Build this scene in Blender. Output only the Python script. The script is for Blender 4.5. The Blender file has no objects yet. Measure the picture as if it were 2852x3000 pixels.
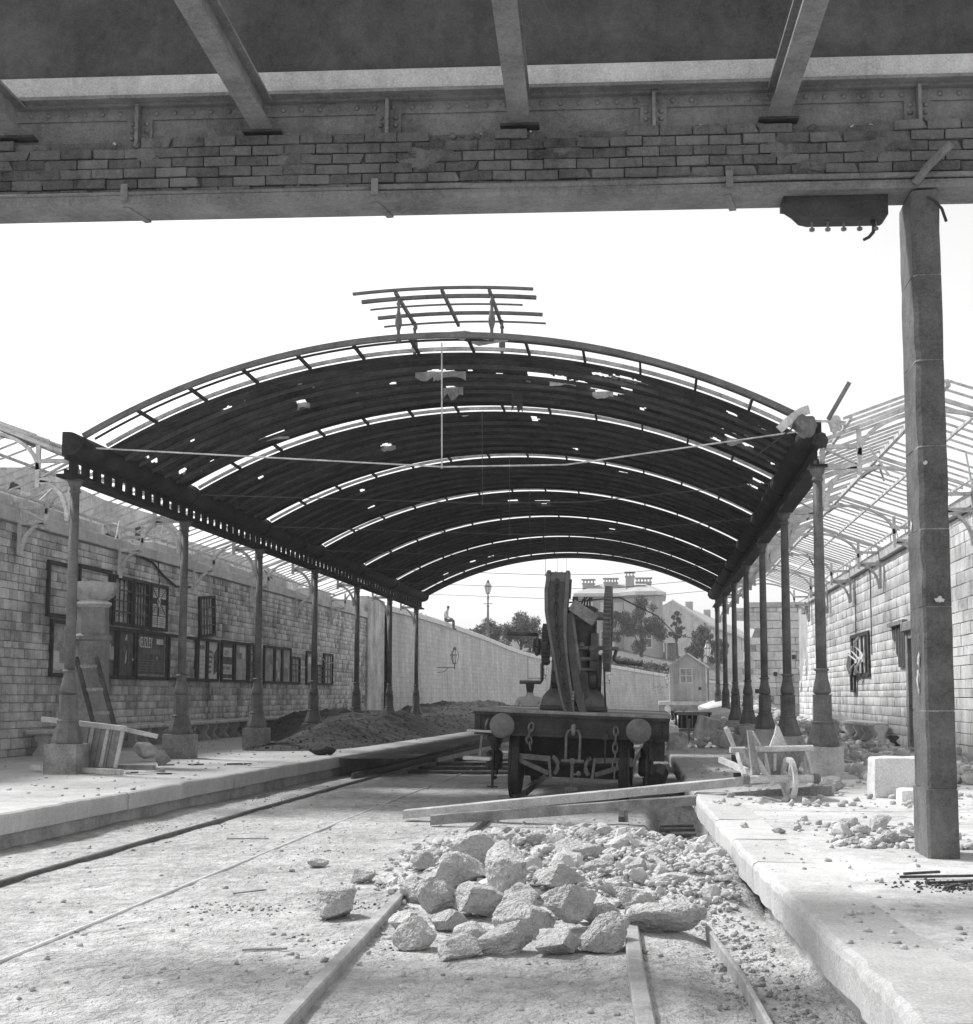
import bpy, bmesh, math, random
import numpy as np
from mathutils import Vector, Matrix, Euler, noise as mnoise

random.seed(7); RNG = np.random.default_rng(7)
R_ = math.radians
scene = bpy.context.scene
COL = scene.collection

# ------------------------------------------------------------------ camera
cam_d = bpy.data.cameras.new('camera'); cam = bpy.data.objects.new('camera', cam_d); COL.objects.link(cam)
cam.location = (0, 0, 1.42)
cam.rotation_euler = (R_(90 + 5.492), 0, R_(5.858))
cam_d.sensor_fit = 'HORIZONTAL'; cam_d.sensor_width = 36; cam_d.lens = 36 * 2600 / 1876
cam_d.shift_x = -50 / 1876; cam_d.shift_y = 103.5 / 1876
cam_d.clip_start = 0.1; cam_d.clip_end = 3000
scene.camera = cam
# ------------------------------------------------------------------ sky and sun (monochrome plate: the sky is reduced to its brightness)
SUN_EL, SUN_AZ = R_(50), R_(-60)          # azimuth from +Y towards +X: the light comes from the left and a little ahead
world = bpy.data.worlds.new('World'); scene.world = world; world.use_nodes = True
nt = world.node_tree; nt.nodes.clear()
sky = nt.nodes.new('ShaderNodeTexSky'); sky.sky_type = 'NISHITA'; sky.sun_disc = False
sky.sun_elevation = SUN_EL; sky.sun_rotation = SUN_AZ
sky.air_density = 2.5; sky.dust_density = 1.3; sky.ozone_density = 1.0
bw = nt.nodes.new('ShaderNodeRGBToBW')
bg = nt.nodes.new('ShaderNodeBackground'); bg.inputs['Strength'].default_value = 0.105
wo = nt.nodes.new('ShaderNodeOutputWorld')
nt.links.new(sky.outputs[0], bw.inputs[0]); nt.links.new(bw.outputs[0], bg.inputs[0]); nt.links.new(bg.outputs[0], wo.inputs[0])
sun_d = bpy.data.lights.new('sun', 'SUN'); sun_d.energy = 2.4; sun_d.angle = R_(8); sun_d.color = (1, .995, .985)
sun = bpy.data.objects.new('sun', sun_d); COL.objects.link(sun)
_d = Vector((math.sin(SUN_AZ) * math.cos(SUN_EL), math.cos(SUN_AZ) * math.cos(SUN_EL), math.sin(SUN_EL)))
sun.rotation_euler = (-_d).to_track_quat('-Z', 'Y').to_euler(); sun.location = (-30, 20, 30)
vs = scene.view_settings
vs.view_transform = 'Standard'; vs.look = 'None'; vs.gamma = 1; vs.use_curve_mapping = False; vs.exposure = 0.9

# ------------------------------------------------------------------ materials (all neutral greys)
def mat(name, c, rough=.85, var=.25, scale=3.0, bump=.25, bscale=40.0, metal=0.0, streak=0.0, piece=0.0, fine=.5, spots=0.0, bdist=.01, spec=.3, grain=.22, gscale=75.0, sfreq=6.0):
    var *= 1.55; bump *= 1.5; streak *= 1.4; piece *= 1.25
    m = bpy.data.materials.new(name); m.use_nodes = True
    t = m.node_tree; N = t.nodes; L = t.links; N.clear()
    out = N.new('ShaderNodeOutputMaterial'); b = N.new('ShaderNodeBsdfPrincipled'); L.new(b.outputs[0], out.inputs[0])
    b.inputs['Roughness'].default_value = rough; b.inputs['Metallic'].default_value = metal
    b.inputs['Specular IOR Level'].default_value = spec
    geo = N.new('ShaderNodeNewGeometry')
    def math_(op, a, bb, clamp=False):
        n = N.new('ShaderNodeMath'); n.operation = op; n.use_clamp = clamp
        for i, v in enumerate((a, bb)):
            if isinstance(v, (int, float)): n.inputs[i].default_value = v
            elif v is not None: L.new(v, n.inputs[i])
        return n.outputs[0]
    def noise_(s, det=5, rgh=.6, vec=None):
        n = N.new('ShaderNodeTexNoise'); n.inputs['Scale'].default_value = s; n.inputs['Detail'].default_value = det
        n.inputs['Roughness'].default_value = rgh; L.new(vec if vec is not None else geo.outputs['Position'], n.inputs['Vector']); return n.outputs['Fac']
    n1 = noise_(scale, 3); n2 = noise_(scale * 9, 2, .7)
    f = math_('MULTIPLY', math_('SUBTRACT', n1, .5), 2 * var * 2)
    f = math_('ADD', f, math_('MULTIPLY', math_('SUBTRACT', n2, .5), 2 * var * 2 * fine))
    if grain: f = math_('ADD', f, math_('MULTIPLY', math_('SUBTRACT', noise_(gscale, 1, .75), .5), 4*grain))
    if streak:
        mp = N.new('ShaderNodeMapping'); mp.inputs['Scale'].default_value = (sfreq, sfreq, .058*sfreq); L.new(geo.outputs['Position'], mp.inputs['Vector'])
        f = math_('ADD', f, math_('MULTIPLY', math_('SUBTRACT', noise_(1.0, 3, .65, mp.outputs[0]), .5), 2 * streak))
    if piece:
        oi = N.new('ShaderNodeObjectInfo')
        r = math_('FRACT', math_('ADD', oi.outputs['Random'], geo.outputs['Random Per Island']), None)
        f = math_('ADD', f, math_('MULTIPLY', math_('SUBTRACT', r, .5), 2 * piece))
    if spots:
        f = math_('ADD', f, math_('MULTIPLY', math_('GREATER_THAN', noise_(scale * 5, 2, .5), .67), -spots))
    v = math_('MULTIPLY', math_('MAXIMUM', math_('ADD', f, 1.0), .12), c)
    L.new(v, b.inputs['Base Color'])
    if bump:
        bp = N.new('ShaderNodeBump'); bp.inputs['Strength'].default_value = bump; bp.inputs['Distance'].default_value = bdist
        L.new(math_('ADD', noise_(bscale, 3, .65), math_('MULTIPLY', noise_(bscale * .2, 1, .5), 1.5)), bp.inputs['Height'])
        L.new(bp.outputs[0], b.inputs['Normal'])
    return m
M = {}
def defmat(k, *a, **kw): M[k] = mat(k, *a, **kw)
defmat('dirt', .46, var=.18, scale=.75, bump=1.0, bscale=24, fine=1.0, bdist=.035, spots=.08, grain=.13)
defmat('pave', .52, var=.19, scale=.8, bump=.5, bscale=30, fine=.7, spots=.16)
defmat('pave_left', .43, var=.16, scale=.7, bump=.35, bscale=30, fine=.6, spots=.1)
defmat('coping_shaded', .43, var=.10, scale=1.2, bump=.3, bscale=50, streak=.12, piece=.06)  # same stone as coping, shade of the sunless left edge put into its colour
defmat('bench_stone', .50, var=.2, scale=4, bump=.4)
defmat('rail_pale', .50, var=.15, scale=5, bump=.2)
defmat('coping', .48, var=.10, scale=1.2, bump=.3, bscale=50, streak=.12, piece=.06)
defmat('soil', .04, var=.45, scale=4, bump=.9, bscale=16, bdist=.05)
defmat('limestone', .47, var=.15, scale=4.5, bump=.67, bscale=26, piece=.06, bdist=.05, spots=.10, grain=.12)
defmat('rubble', .49, grain=.12, var=.16, scale=4, bump=.6, bscale=40, piece=.16, bdist=.02)
defmat('pebble', .44, var=.2, scale=6, bump=.3, piece=.22)
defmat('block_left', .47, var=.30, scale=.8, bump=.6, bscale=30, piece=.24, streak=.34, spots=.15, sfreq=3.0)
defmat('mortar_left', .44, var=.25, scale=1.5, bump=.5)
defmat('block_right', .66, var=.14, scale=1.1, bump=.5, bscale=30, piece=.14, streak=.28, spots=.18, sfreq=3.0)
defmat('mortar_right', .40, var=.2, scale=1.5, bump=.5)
defmat('cornice', .50, var=.14, scale=1.3, bump=.3, streak=.2)
defmat('brick_bridge', .13, var=.26, scale=2.2, bump=.6, bscale=60, piece=.22, spots=.2, streak=.3)
defmat('mortar_bridge', .12, var=.25, scale=5, bump=.6)
defmat('iron_bridge', .19, var=.26, scale=2.2, bump=.35, bscale=45, rough=.7, streak=.15)
defmat('iron_dark', .045, var=.3, scale=5, bump=.25, bscale=50, rough=.6)
defmat('iron_wagon', .036, var=.45, scale=6, bump=.3, bscale=60, rough=.55, streak=.2)
defmat('iron_crane', .05, var=.35, scale=6, bump=.2, bscale=60, rough=.45, spec=.5)
defmat('iron_worn', .17, var=.3, scale=8, bump=.2, rough=.45, spec=.5)
defmat('iron_column', .15, var=.25, scale=4, bump=.2, bscale=60, rough=.6, streak=.15)
defmat('iron_pale', .58, var=.22, scale=5, bump=.2, rough=.8, streak=.2)
defmat('soot', .055, var=.45, scale=1.2, bump=.1, rough=.95, streak=.2)
defmat('soot_girder', .030, var=.45, scale=2.0, bump=.2, rough=.9)
defmat('strip_frame', .42, var=.3, scale=4, bump=.2)
defmat('glass_dirty', .8, var=.1)
defmat('wood_pale', .50, var=.18, scale=5, bump=.4, bscale=50, streak=.1, spots=.1)
defmat('wood_mid', .26, var=.25, scale=6, bump=.4, bscale=50, streak=.15)
defmat('wood_dark', .07, var=.35, scale=6, bump=.4, bscale=50)
defmat('frame_dark', .05, var=.3, scale=6, bump=.2)
defmat('paper', .62, var=.12, scale=5, bump=.15, streak=.08)
defmat('grit', .16, var=.3, scale=6, bump=.3, piece=.4)
defmat('paper_grey', .38, var=.3, scale=3, bump=.15, streak=.15)
defmat('print', .06, var=.2, bump=0)
defmat('print_grey', .2, var=.2, bump=0)
defmat('letter', .75, var=.2, bump=0)
defmat('board_dark', .12, var=.3, scale=5, bump=.2)
defmat('purlin_soot', .10, var=.3, scale=3, bump=.2)
defmat('iron_buffer', .115, var=.25, scale=8, bump=.2, rough=.5, spec=.5)
defmat('parapet_iron', .07, var=.3, scale=1.5, bump=.3, streak=.2)
defmat('plaster', .58, var=.22, scale=1.0, bump=.4, streak=.25, spots=.35)
defmat('rail', .10, var=.3, scale=5, bump=.2, rough=.55)
defmat('rail_worn', .34, var=.2, scale=5, bump=.2, rough=.5)
defmat('retain', .44, var=.10, scale=.5, bump=.3, bscale=8, streak=.34, fine=.5, sfreq=2.6, gscale=9, grain=.15)
defmat('grass', .16, var=.35, scale=2, bump=.6, bscale=8, bdist=.1)
defmat('leaf', .12, var=.2, scale=1.5, bump=0, piece=.5)
defmat('trunk', .12, var=.3, bump=.4)
defmat('house_wall', .38, var=.10, scale=.6, bump=.2)
defmat('house_roof', .42, var=.10, scale=.8, bump=.2)
defmat('house_trim', .60, var=.06, bump=0)
defmat('house_glass', .12, var=.2, bump=0, rough=.2, spec=.6)
defmat('hut_wood', .36, var=.12, scale=2, bump=.3, streak=.2, piece=.12)
defmat('shirt', .5, var=.1, bump=.2)
defmat('trouser', .12, var=.2, bump=.2)
defmat('skin', .30, var=.05, bump=0)
defmat('hair', .05, var=.1, bump=0)
defmat('canvas', .12, var=.3, scale=4, bump=.5)
defmat('white_stone', .66, var=.10, scale=2, bump=.4)
defmat('lamp_glass', .7, var=.05, bump=0, rough=.15, spec=.6)

# ------------------------------------------------------------------ mesh helpers
ORG = {}
class MB:
    def __init__(s): s.v = []; s.f = []; s.mi = []; s.cur = 0
    def add(s, vs_, fs_):
        o = len(s.v); s.v.extend([tuple(float(c) for c in p) for p in vs_]); s.f.extend([tuple(i + o for i in f) for f in fs_]); s.mi.extend([s.cur] * len(fs_)); return s
    def box(s, x0, x1, y0, y1, z0, z1):
        return s.add([(x0,y0,z0),(x1,y0,z0),(x1,y1,z0),(x0,y1,z0),(x0,y0,z1),(x1,y0,z1),(x1,y1,z1),(x0,y1,z1)],
                     [(0,3,2,1),(4,5,6,7),(0,1,5,4),(1,2,6,5),(2,3,7,6),(3,0,4,7)])
    def bevbox(s, x0, x1, y0, y1, z0, z1, b=.01):
        c = ((x0+x1)/2, (y0+y1)/2, (z0+z1)/2); h = ((x1-x0)/2, (y1-y0)/2, (z1-z0)/2)
        bm = bmesh.new(); bmesh.ops.create_cube(bm, size=2)
        for v in bm.verts: v.co = Vector((c[0]+v.co.x*h[0], c[1]+v.co.y*h[1], c[2]+v.co.z*h[2]))
        bmesh.ops.bevel(bm, geom=list(bm.edges), offset=min(b, min(h)*.8), segments=1, affect='EDGES')
        bm.verts.index_update(); s.add([v.co for v in bm.verts], [[v.index for v in f.verts] for f in bm.faces]); bm.free(); return s
    def bar(s, p, q, w, h, up=(0,0,1), roll=0):
        p, q = Vector(p), Vector(q); d = (q-p).normalized(); u = Vector(up)
        if abs(d.dot(u)) > .98: u = Vector((0,1,0))
        a = d.cross(u).normalized(); b = a.cross(d).normalized()
        if roll: a, b = a*math.cos(roll)+b*math.sin(roll), b*math.cos(roll)-a*math.sin(roll)
        a *= w/2; b *= h/2; vs_ = []
        for c in (p, q): vs_ += [c-a-b, c+a-b, c+a+b, c-a+b]
        return s.add(vs_, [(3,2,1,0),(4,5,6,7),(0,1,5,4),(1,2,6,5),(2,3,7,6),(3,0,4,7)])
    def tube(s, pts, r, n=8, cap=True, closed=False):
        pts = [Vector(p) for p in pts]; k = len(pts); rr = r if hasattr(r, '__len__') else [r]*k
        vs_ = []; prev = None
        for i, p in enumerate(pts):
            if closed: d = pts[(i+1) % k]-pts[i-1]
            else: d = pts[min(i+1, k-1)]-pts[max(i-1, 0)]
            d.normalize(); u = Vector((0,0,1)) if abs(d.z) < .95 else Vector((0,1,0))
            if prev is not None:
                a = prev-d*prev.dot(d)
                a = a.normalized() if a.length > 1e-4 else d.cross(u).normalized()
            else: a = d.cross(u).normalized()
            prev = a; b = a.cross(d)
            for j in range(n):
                t = 2*math.pi*j/n; vs_.append(p+(a*math.cos(t)+b*math.sin(t))*rr[i])
        fs_ = []
        for i in range(k if closed else k-1):
            i2 = (i+1) % k
            for j in range(n): fs_.append((i*n+j, i*n+(j+1) % n, i2*n+(j+1) % n, i2*n+j))
        if cap and not closed: fs_ += [tuple(range(n-1, -1, -1)), tuple((k-1)*n+j for j in range(n))]
        return s.add(vs_, fs_)
    def lathe(s, c, prof, n=16, axis='z', rot=0):
        vs_ = []; fs_ = []
        for r, h in prof:
            for j in range(n):
                t = 2*math.pi*j/n+rot; a, b = r*math.cos(t), r*math.sin(t)
                vs_.append({'z': (c[0]+a, c[1]+b, c[2]+h), 'y': (c[0]+a, c[1]+h, c[2]+b), 'x': (c[0]+h, c[1]+a, c[2]+b)}[axis])
        k = len(prof)
        for i in range(k-1):
            for j in range(n): fs_.append((i*n+j, i*n+(j+1) % n, (i+1)*n+(j+1) % n, (i+1)*n+j))
        fs_ += [tuple(range(n-1, -1, -1)), tuple((k-1)*n+j for j in range(n))]
        return s.add(vs_, fs_)
    def prism(s, poly, axis, a0, a1):
        k = len(poly)
        def P(u, v, w): return {'x': (w, u, v), 'y': (u, w, v), 'z': (u, v, w)}[axis]
        vs_ = [P(u, v, a0) for u, v in poly]+[P(u, v, a1) for u, v in poly]
        fs_ = [tuple(range(k-1, -1, -1)), tuple(range(k, 2*k))]+[(i, (i+1) % k, k+(i+1) % k, k+i) for i in range(k)]
        return s.add(vs_, fs_)
    def gear(s, c, r, thick, teeth, axis='x', hole=.55, tooth=.06):
        n = teeth*4; prof = []
        for j in range(n):
            t = 2*math.pi*j/n; rr = r if (j % 4) in (0, 1) else r*(1-tooth)
            prof.append((rr*math.cos(t), rr*math.sin(t)))
        inner = [(r*hole*math.cos(2*math.pi*j/n), r*hole*math.sin(2*math.pi*j/n)) for j in range(n)]
        def P(a, b, h): return {'x': (c[0]+h, c[1]+a, c[2]+b), 'y': (c[0]+a, c[1]+h, c[2]+b)}[axis]
        vs_ = []; 
        for h in (-thick/2, thick/2):
            vs_ += [P(a, b, h) for a, b in prof]; vs_ += [P(a, b, h) for a, b in inner]
        fs_ = []
        for j in range(n):
            k = (j+1) % n
            fs_ += [(j, k, 2*n+k, 2*n+j), (n+k, n+j, 3*n+j, 3*n+k), (k, j, n+j, n+k), (2*n+j, 2*n+k, 3*n+k, 3*n+j)]
        s.add(vs_, fs_)
        for a in range(5):      # spokes
            t = 2*math.pi*a/5+.3
            s.bar(P(r*.1*math.cos(t), r*.1*math.sin(t), 0), P(r*hole*1.04*math.cos(t), r*hole*1.04*math.sin(t), 0), thick*.7, r*.13)
        return s.lathe(P(0, 0, 0), [(r*.16, -thick*.7), (r*.16, thick*.7)], 12, axis)
    def mesh(s, name, org=(0,0,0), smooth=False):
        me = bpy.data.meshes.new(name)
        v = np.array(s.v, float)-np.array(org, float)
        me.from_pydata(v.tolist(), [], s.f); me.update()
        if smooth: me.shade_smooth()
        return me
    def build(s, name, m, parent=None, smooth=False, org=None, kind=None, auto=False):
        if parent is not None: org = ORG[parent.name]
        elif org is None: org = (0, 0, 0)
        me = s.mesh(name, org, smooth)
        for mm in (m if isinstance(m, (list, tuple)) else [m]): me.materials.append(M[mm] if isinstance(mm, str) else mm)
        if any(s.mi): me.polygons.foreach_set('material_index', s.mi)
        if auto:
            try: me.shade_smooth(); me.set_sharp_from_angle(angle=R_(35))
            except Exception: pass
        o = bpy.data.objects.new(name, me); COL.objects.link(o)
        if parent is not None: o.parent = parent
        else: o.location = org
        ORG[o.name] = tuple(org)
        if kind: o['kind'] = kind
        return o
def tag(o, label, cat, group=None):
    o['label'] = label; o['category'] = cat
    if group: o['group'] = group
    return o
def struct(o, label=None):
    o['kind'] = 'structure'
    if label: o['label'] = label
    return o
def thing(name, loc, label, cat, group=None):
    o = bpy.data.objects.new(name, None); COL.objects.link(o); o.location = loc; o.empty_display_size = .1
    ORG[o.name] = tuple(loc); return tag(o, label, cat, group)
def copy_tree(o, parent=None):
    c = o.copy(); COL.objects.link(c); ORG[c.name] = ORG[o.name]
    if parent is not None: c.parent = parent
    for ch in list(o.children): copy_tree(ch, c)
    return c
def piece(name, me, loc, parent, scale=(1,1,1), rot=(0,0,0)):
    o = bpy.data.objects.new(name, me); COL.objects.link(o); g = ORG[parent.name]
    o.location = (loc[0]-g[0], loc[1]-g[1], loc[2]-g[2]); o.scale = scale; o.rotation_euler = rot; o.parent = parent
    return o
def joined(name, verts, faces, m, parent=None, kind='stuff', org=(0,0,0)):
    """one mesh out of numpy arrays: verts (n,3), faces list of equal-length index rows"""
    me = bpy.data.meshes.new(name); faces = np.asarray(faces); k = faces.shape[1]
    if parent is not None: org = ORG[parent.name]
    v = np.asarray(verts, float)-np.array(org)
    me.vertices.add(len(v)); me.vertices.foreach_set('co', v.ravel())
    me.loops.add(faces.size); me.loops.foreach_set('vertex_index', faces.ravel().astype(np.int32))
    me.polygons.add(len(faces)); me.polygons.foreach_set('loop_start', np.arange(len(faces), dtype=np.int32)*k)
    me.update(calc_edges=True); me.validate()
    me.materials.append(M[m]); o = bpy.data.objects.new(name, me); COL.objects.link(o)
    if parent is not None: o.parent = parent
    else: o.location = org
    ORG[o.name] = tuple(org)
    if kind: o['kind'] = kind
    return o
def ico(sub):
    bm = bmesh.new(); bmesh.ops.create_icosphere(bm, subdivisions=sub, radius=1)
    bm.verts.index_update(); v = np.array([x.co[:] for x in bm.verts]); f = np.array([[a.index for a in q.verts] for q in bm.faces]); bm.free(); return v, f
ICO = {i: ico(i) for i in (1, 2, 3, 4, 5)}
def rock(sub, seed, size=(1,1,1), rough=.05, cuts=9):
    rg = np.random.default_rng(seed); v, f = ICO[sub]; v = v.copy()
    for _ in range(cuts):
        n = rg.normal(size=3); n /= np.linalg.norm(n); d = rg.uniform(.40, .80)
        a = v @ n-d; v -= np.outer(np.maximum(a, 0)*.97, n)
    if rough:
        for i in range(len(v)):
            p = Vector(v[i]*1.9)+Vector((seed*3.1, seed*1.7, 0)); q = Vector(v[i]*6.0)+Vector((seed, 0, 0))
            k = 1+rough*mnoise.noise(p)*1.6+rough*.6*mnoise.noise(q)
            if sub >= 4: k += rough*(.55*mnoise.noise(q*1.9)+.42*mnoise.noise(q*4.1)+(.3*mnoise.noise(q*9) if sub > 4 else 0))
            v[i] *= k
    v *= .5/np.abs(v).max(axis=0)
    return v*np.array(size), f
def np_mesh(name, v, f, m, smooth=False):
    me = bpy.data.meshes.new(name); me.from_pydata(np.asarray(v).tolist(), [], np.asarray(f).tolist()); me.update(); me.materials.append(M[m])
    if smooth: me.shade_smooth()
    return me
SMALL = [rock(1, 100+i, (1,1,1), .0, 11) for i in range(10)]
MID = [rock(2, 200+i, (1,1,1), .05, 13) for i in range(10)]
def euler_m(a, b, c): return np.array(Euler((a, b, c)).to_matrix())
def scatter(pts, sizes, protos=SMALL, flat=(.5, .9), seed=1):
    """arrays of one mesh holding a small stone at every point"""
    rg = np.random.default_rng(seed); V = []; Fc = []; o = 0
    for (x, y, z), s in zip(pts, sizes):
        v, f = protos[rg.integers(len(protos))]
        sc = s*np.array([rg.uniform(.7, 1.3), rg.uniform(.7, 1.3), rg.uniform(*flat)])
        w = (v*sc) @ euler_m(rg.uniform(-.4, .4), rg.uniform(-.4, .4), rg.uniform(0, 6.28)).T
        V.append(w+np.array([x, y, z+sc[2]*.3])); Fc.append(f+o); o += len(v)
    return np.concatenate(V), np.concatenate(Fc)
def interp(tab, y):
    ys = [t[0] for t in tab]; return float(np.interp(y, ys, [t[1] for t in tab]))
def rough_block(x0, x1, y0, y1, z0, z1, amp=.012, seed=0, cuts=7, rnd=.03):
    bm = bmesh.new(); bmesh.ops.create_cube(bm, size=2); c = Vector(((x0+x1)/2, (y0+y1)/2, (z0+z1)/2)); h = Vector(((x1-x0)/2, (y1-y0)/2, (z1-z0)/2))
    bmesh.ops.subdivide_edges(bm, edges=list(bm.edges), cuts=cuts, use_grid_fill=True)
    for v in bm.verts:
        p = Vector([v.co[i]*h[i] for i in range(3)]); r = min(rnd, min(h)*.5)
        q = Vector([max(-h[i]+r, min(h[i]-r, p[i])) for i in range(3)]); d = p-q
        if d.length > 1e-6: p = q+d.normalized()*r
        n = (p+Vector((1e-5, 0, 0))).normalized(); w = (p+c)*4+Vector((seed, 0, 0))
        p += n*amp*(mnoise.noise(w)+.6*mnoise.noise(w*2.7)+.4*mnoise.noise(w*6)); v.co = p+c
    bm.verts.index_update(); o = MB().add([v.co for v in bm.verts], [[v.index for v in f.verts] for f in bm.faces]); bm.free(); return o
def wall_blocks(parent, plane, sign, y0, y1, z0, z1, course, length, m, depth=.06, cap=300, skip=None, ystep=None, axis='y', gap=.013, jit=.020, seed=3, pname='stone_block', zfun=None):
    """coursed blocks on a wall face; the nearest are parts, the rest one part of stuff.  axis 'y': wall runs along y at x=plane"""
    rg = random.Random(seed); rows = []
    z = z0; k = 0
    while z < z1-.04:
        h = min(course*rg.uniform(.75, 1.3), z1-z); y = y0-rg.uniform(0, length)
        while y < y1:
            l = length*rg.uniform(.45, 1.7); a, b = max(y, y0), min(y+l, y1)
            if b-a > .05 and not (skip and skip((a+b)/2, z+h/2, a, b, z, z+h)): rows.append((a, b, z, z+h, rg.uniform(0, jit)))
            y += l
        z += h; k += 1
    rows.sort(key=lambda r: (r[0] if axis == 'y' else 0)*1.0+abs((r[2]+r[3])/2-2)*.3)
    var = []
    for i in range(6):
        mb = MB(); mb.bevbox(-.5, .5, -.5, .5, -.5, .5, .05); rr = random.Random(seed*10+i)
        mb.v = [tuple(c*(1+rr.uniform(-.025, .025)) for c in p) for p in mb.v]
        me = mb.mesh(pname); me.materials.append(M[m]); var.append((me, np.array(mb.v), mb.f))
    V = []; Q = []; T = []; o = 0
    for i, (a, b, c, d, j) in enumerate(rows):
        ctr = [0, 0, (c+d)/2]; sc = [0, 0, d-c-gap]
        ia, ib = (1, 0) if axis == 'y' else (0, 1)
        ctr[ia] = (a+b)/2; sc[ia] = b-a-gap; ctr[ib] = plane+sign*(j-depth/2); sc[ib] = depth
        me, bv, bf = var[rg.randrange(6)]
        if i < cap: piece(pname, me, ctr, parent, sc)
        else:
            w = bv*np.array(sc)+np.array(ctr); V.append(w)
            for f in bf: (Q if len(f) == 4 else T).append([q+o for q in f])
            o += len(bv)
    if V:
        V = np.concatenate(V); tri = T+[q[:3] for q in Q]+[[q[0], q[2], q[3]] for q in Q]
        joined(pname+'s_beyond', V, tri, m, parent)
    return len(rows)
# ================================================================== GROUND
PL = .34
L_EDGE = [(-5,-6.3),(5,-6.1),(13.6,-5.88),(20.3,-5.66),(39.2,-4.82),(62,-4.1)]
R_EDGE = [(-5,1.1),(4,.88),(5.5,.817),(10.1,.6),(13.9,.48),(24.9,.31),(56,.2)]
RAIL = {'nl': [(-4,-1.25),(3,-1.45),(7,-1.635),(10.35,-1.80),(14,-1.86),(18,-1.88),(30,-1.9),(62,-1.4),(80,.2)],
        'nr': [(-4,.25),(3,.1),(7,-.09),(8.8,-.15),(14,-.33),(18,-.385),(30,-.40),(62,.1),(80,1.7)],
        'll': [(-4,-4.95),(11.3,-4.914),(20.5,-4.865),(36.9,-4.587),(62,-3.6)],
        'lr': [(-4,-3.5),(8.4,-3.51),(17.3,-3.53),(28.1,-3.45),(36.9,-3.16),(62,-2.2)]}
def sm(a, b, x):
    t = min(1, max(0, (x-a)/(b-a))); return t*t*(3-2*t)
def gh(x, y):
    n = .014*mnoise.noise(Vector((x*1.3, y*1.3, 0)))+.008*mnoise.noise(Vector((x*4.5, y*4.5, 3)))+.004*mnoise.noise(Vector((x*14, y*14, 7)))
    if y > 40: n *= .3
    tr = sm(-.06, .08, x)*sm(.7, .5, x)*sm(12.7, 13.1, y)*sm(17.6, 17.2, y)      # the drain cut beside the right platform
    n -= .32*tr
    n -= .05*sm(.15, .35, x)*sm(.95, .8, x)*sm(4, 5, y)*sm(9.8, 9.2, y)
    n += .03*sm(-6.5, -5.7, x)*sm(-5.2, -5.6, x)*mnoise.noise(Vector((x*2, y*.7, 9)))
    for k in ('nl', 'nr'):                                        # dirt swept up against the rails
        d = abs(x-interp(RAIL[k], y)); n += .012*math.exp(-(d/.12)**2)
    return n-.012
def axis_vals(a, b, st, grow, lo, hi):
    v = list(np.arange(a, b+1e-6, st)); s = st
    while v[-1] < hi: s *= grow; v.append(min(hi, v[-1]+s))
    s = st; w = [v[0]]
    while w[-1] > lo: s *= grow; w.append(max(lo, w[-1]-s))
    return sorted(set(w[1:]+v))
gx = axis_vals(-6.6, 2.0, .07, 1.28, -900, 900); gy = axis_vals(5.0, 17.0, .075, 1.10, -200, 1600)
V = []
for y in gy:
    for x in gx: V.append((x, y, gh(x, y) if (-9 < x < 4 and 3 < y < 90) else -.02))
n = len(gx); Fq = [(j*n+i, j*n+i+1, (j+1)*n+i+1, (j+1)*n+i) for j in range(len(gy)-1) for i in range(n-1)]
g = joined('ground', V, Fq, 'dirt', kind='structure'); g.data.shade_smooth()
g['label'] = 'pale trodden dirt of the track bed'
# loose grit over the track bed
pts = []; sz = []
for _ in range(9000):
    y = 5.5+RNG.random()**1.7*22; x = RNG.uniform(-5.9, .75)
    if x > interp(R_EDGE, y)-.05 or x < interp(L_EDGE, y)+.05: continue
    if mnoise.noise(Vector((x*.9, y*.9, 21)))+.25*RNG.random() < .02: continue
    s = .005+.045*RNG.random()**7
    pts.append((x, y, gh(x, y)-.004)); sz.append(s)
v_, f_ = scatter(pts, sz, seed=5); o = joined('gravel', v_, f_, 'pebble'); tag(o, 'small loose stones and grit strewn over the track bed', 'gravel')
# coarse broken ballast in the gap beside the right platform
pts = []; sz = []
for _ in range(2600):
    y = RNG.uniform(5.6, 9.9); x = RNG.uniform(.28, interp(R_EDGE, y)-.01)
    pts.append((x, y, gh(x, y)-.014)); sz.append(.010+.06*RNG.random()**6)
v_, f_ = scatter(pts, sz, SMALL, seed=6); o = joined('ballast', v_, f_, 'dirt'); tag(o, 'coarse broken ballast in the gap along the right platform edge', 'ballast')

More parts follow.
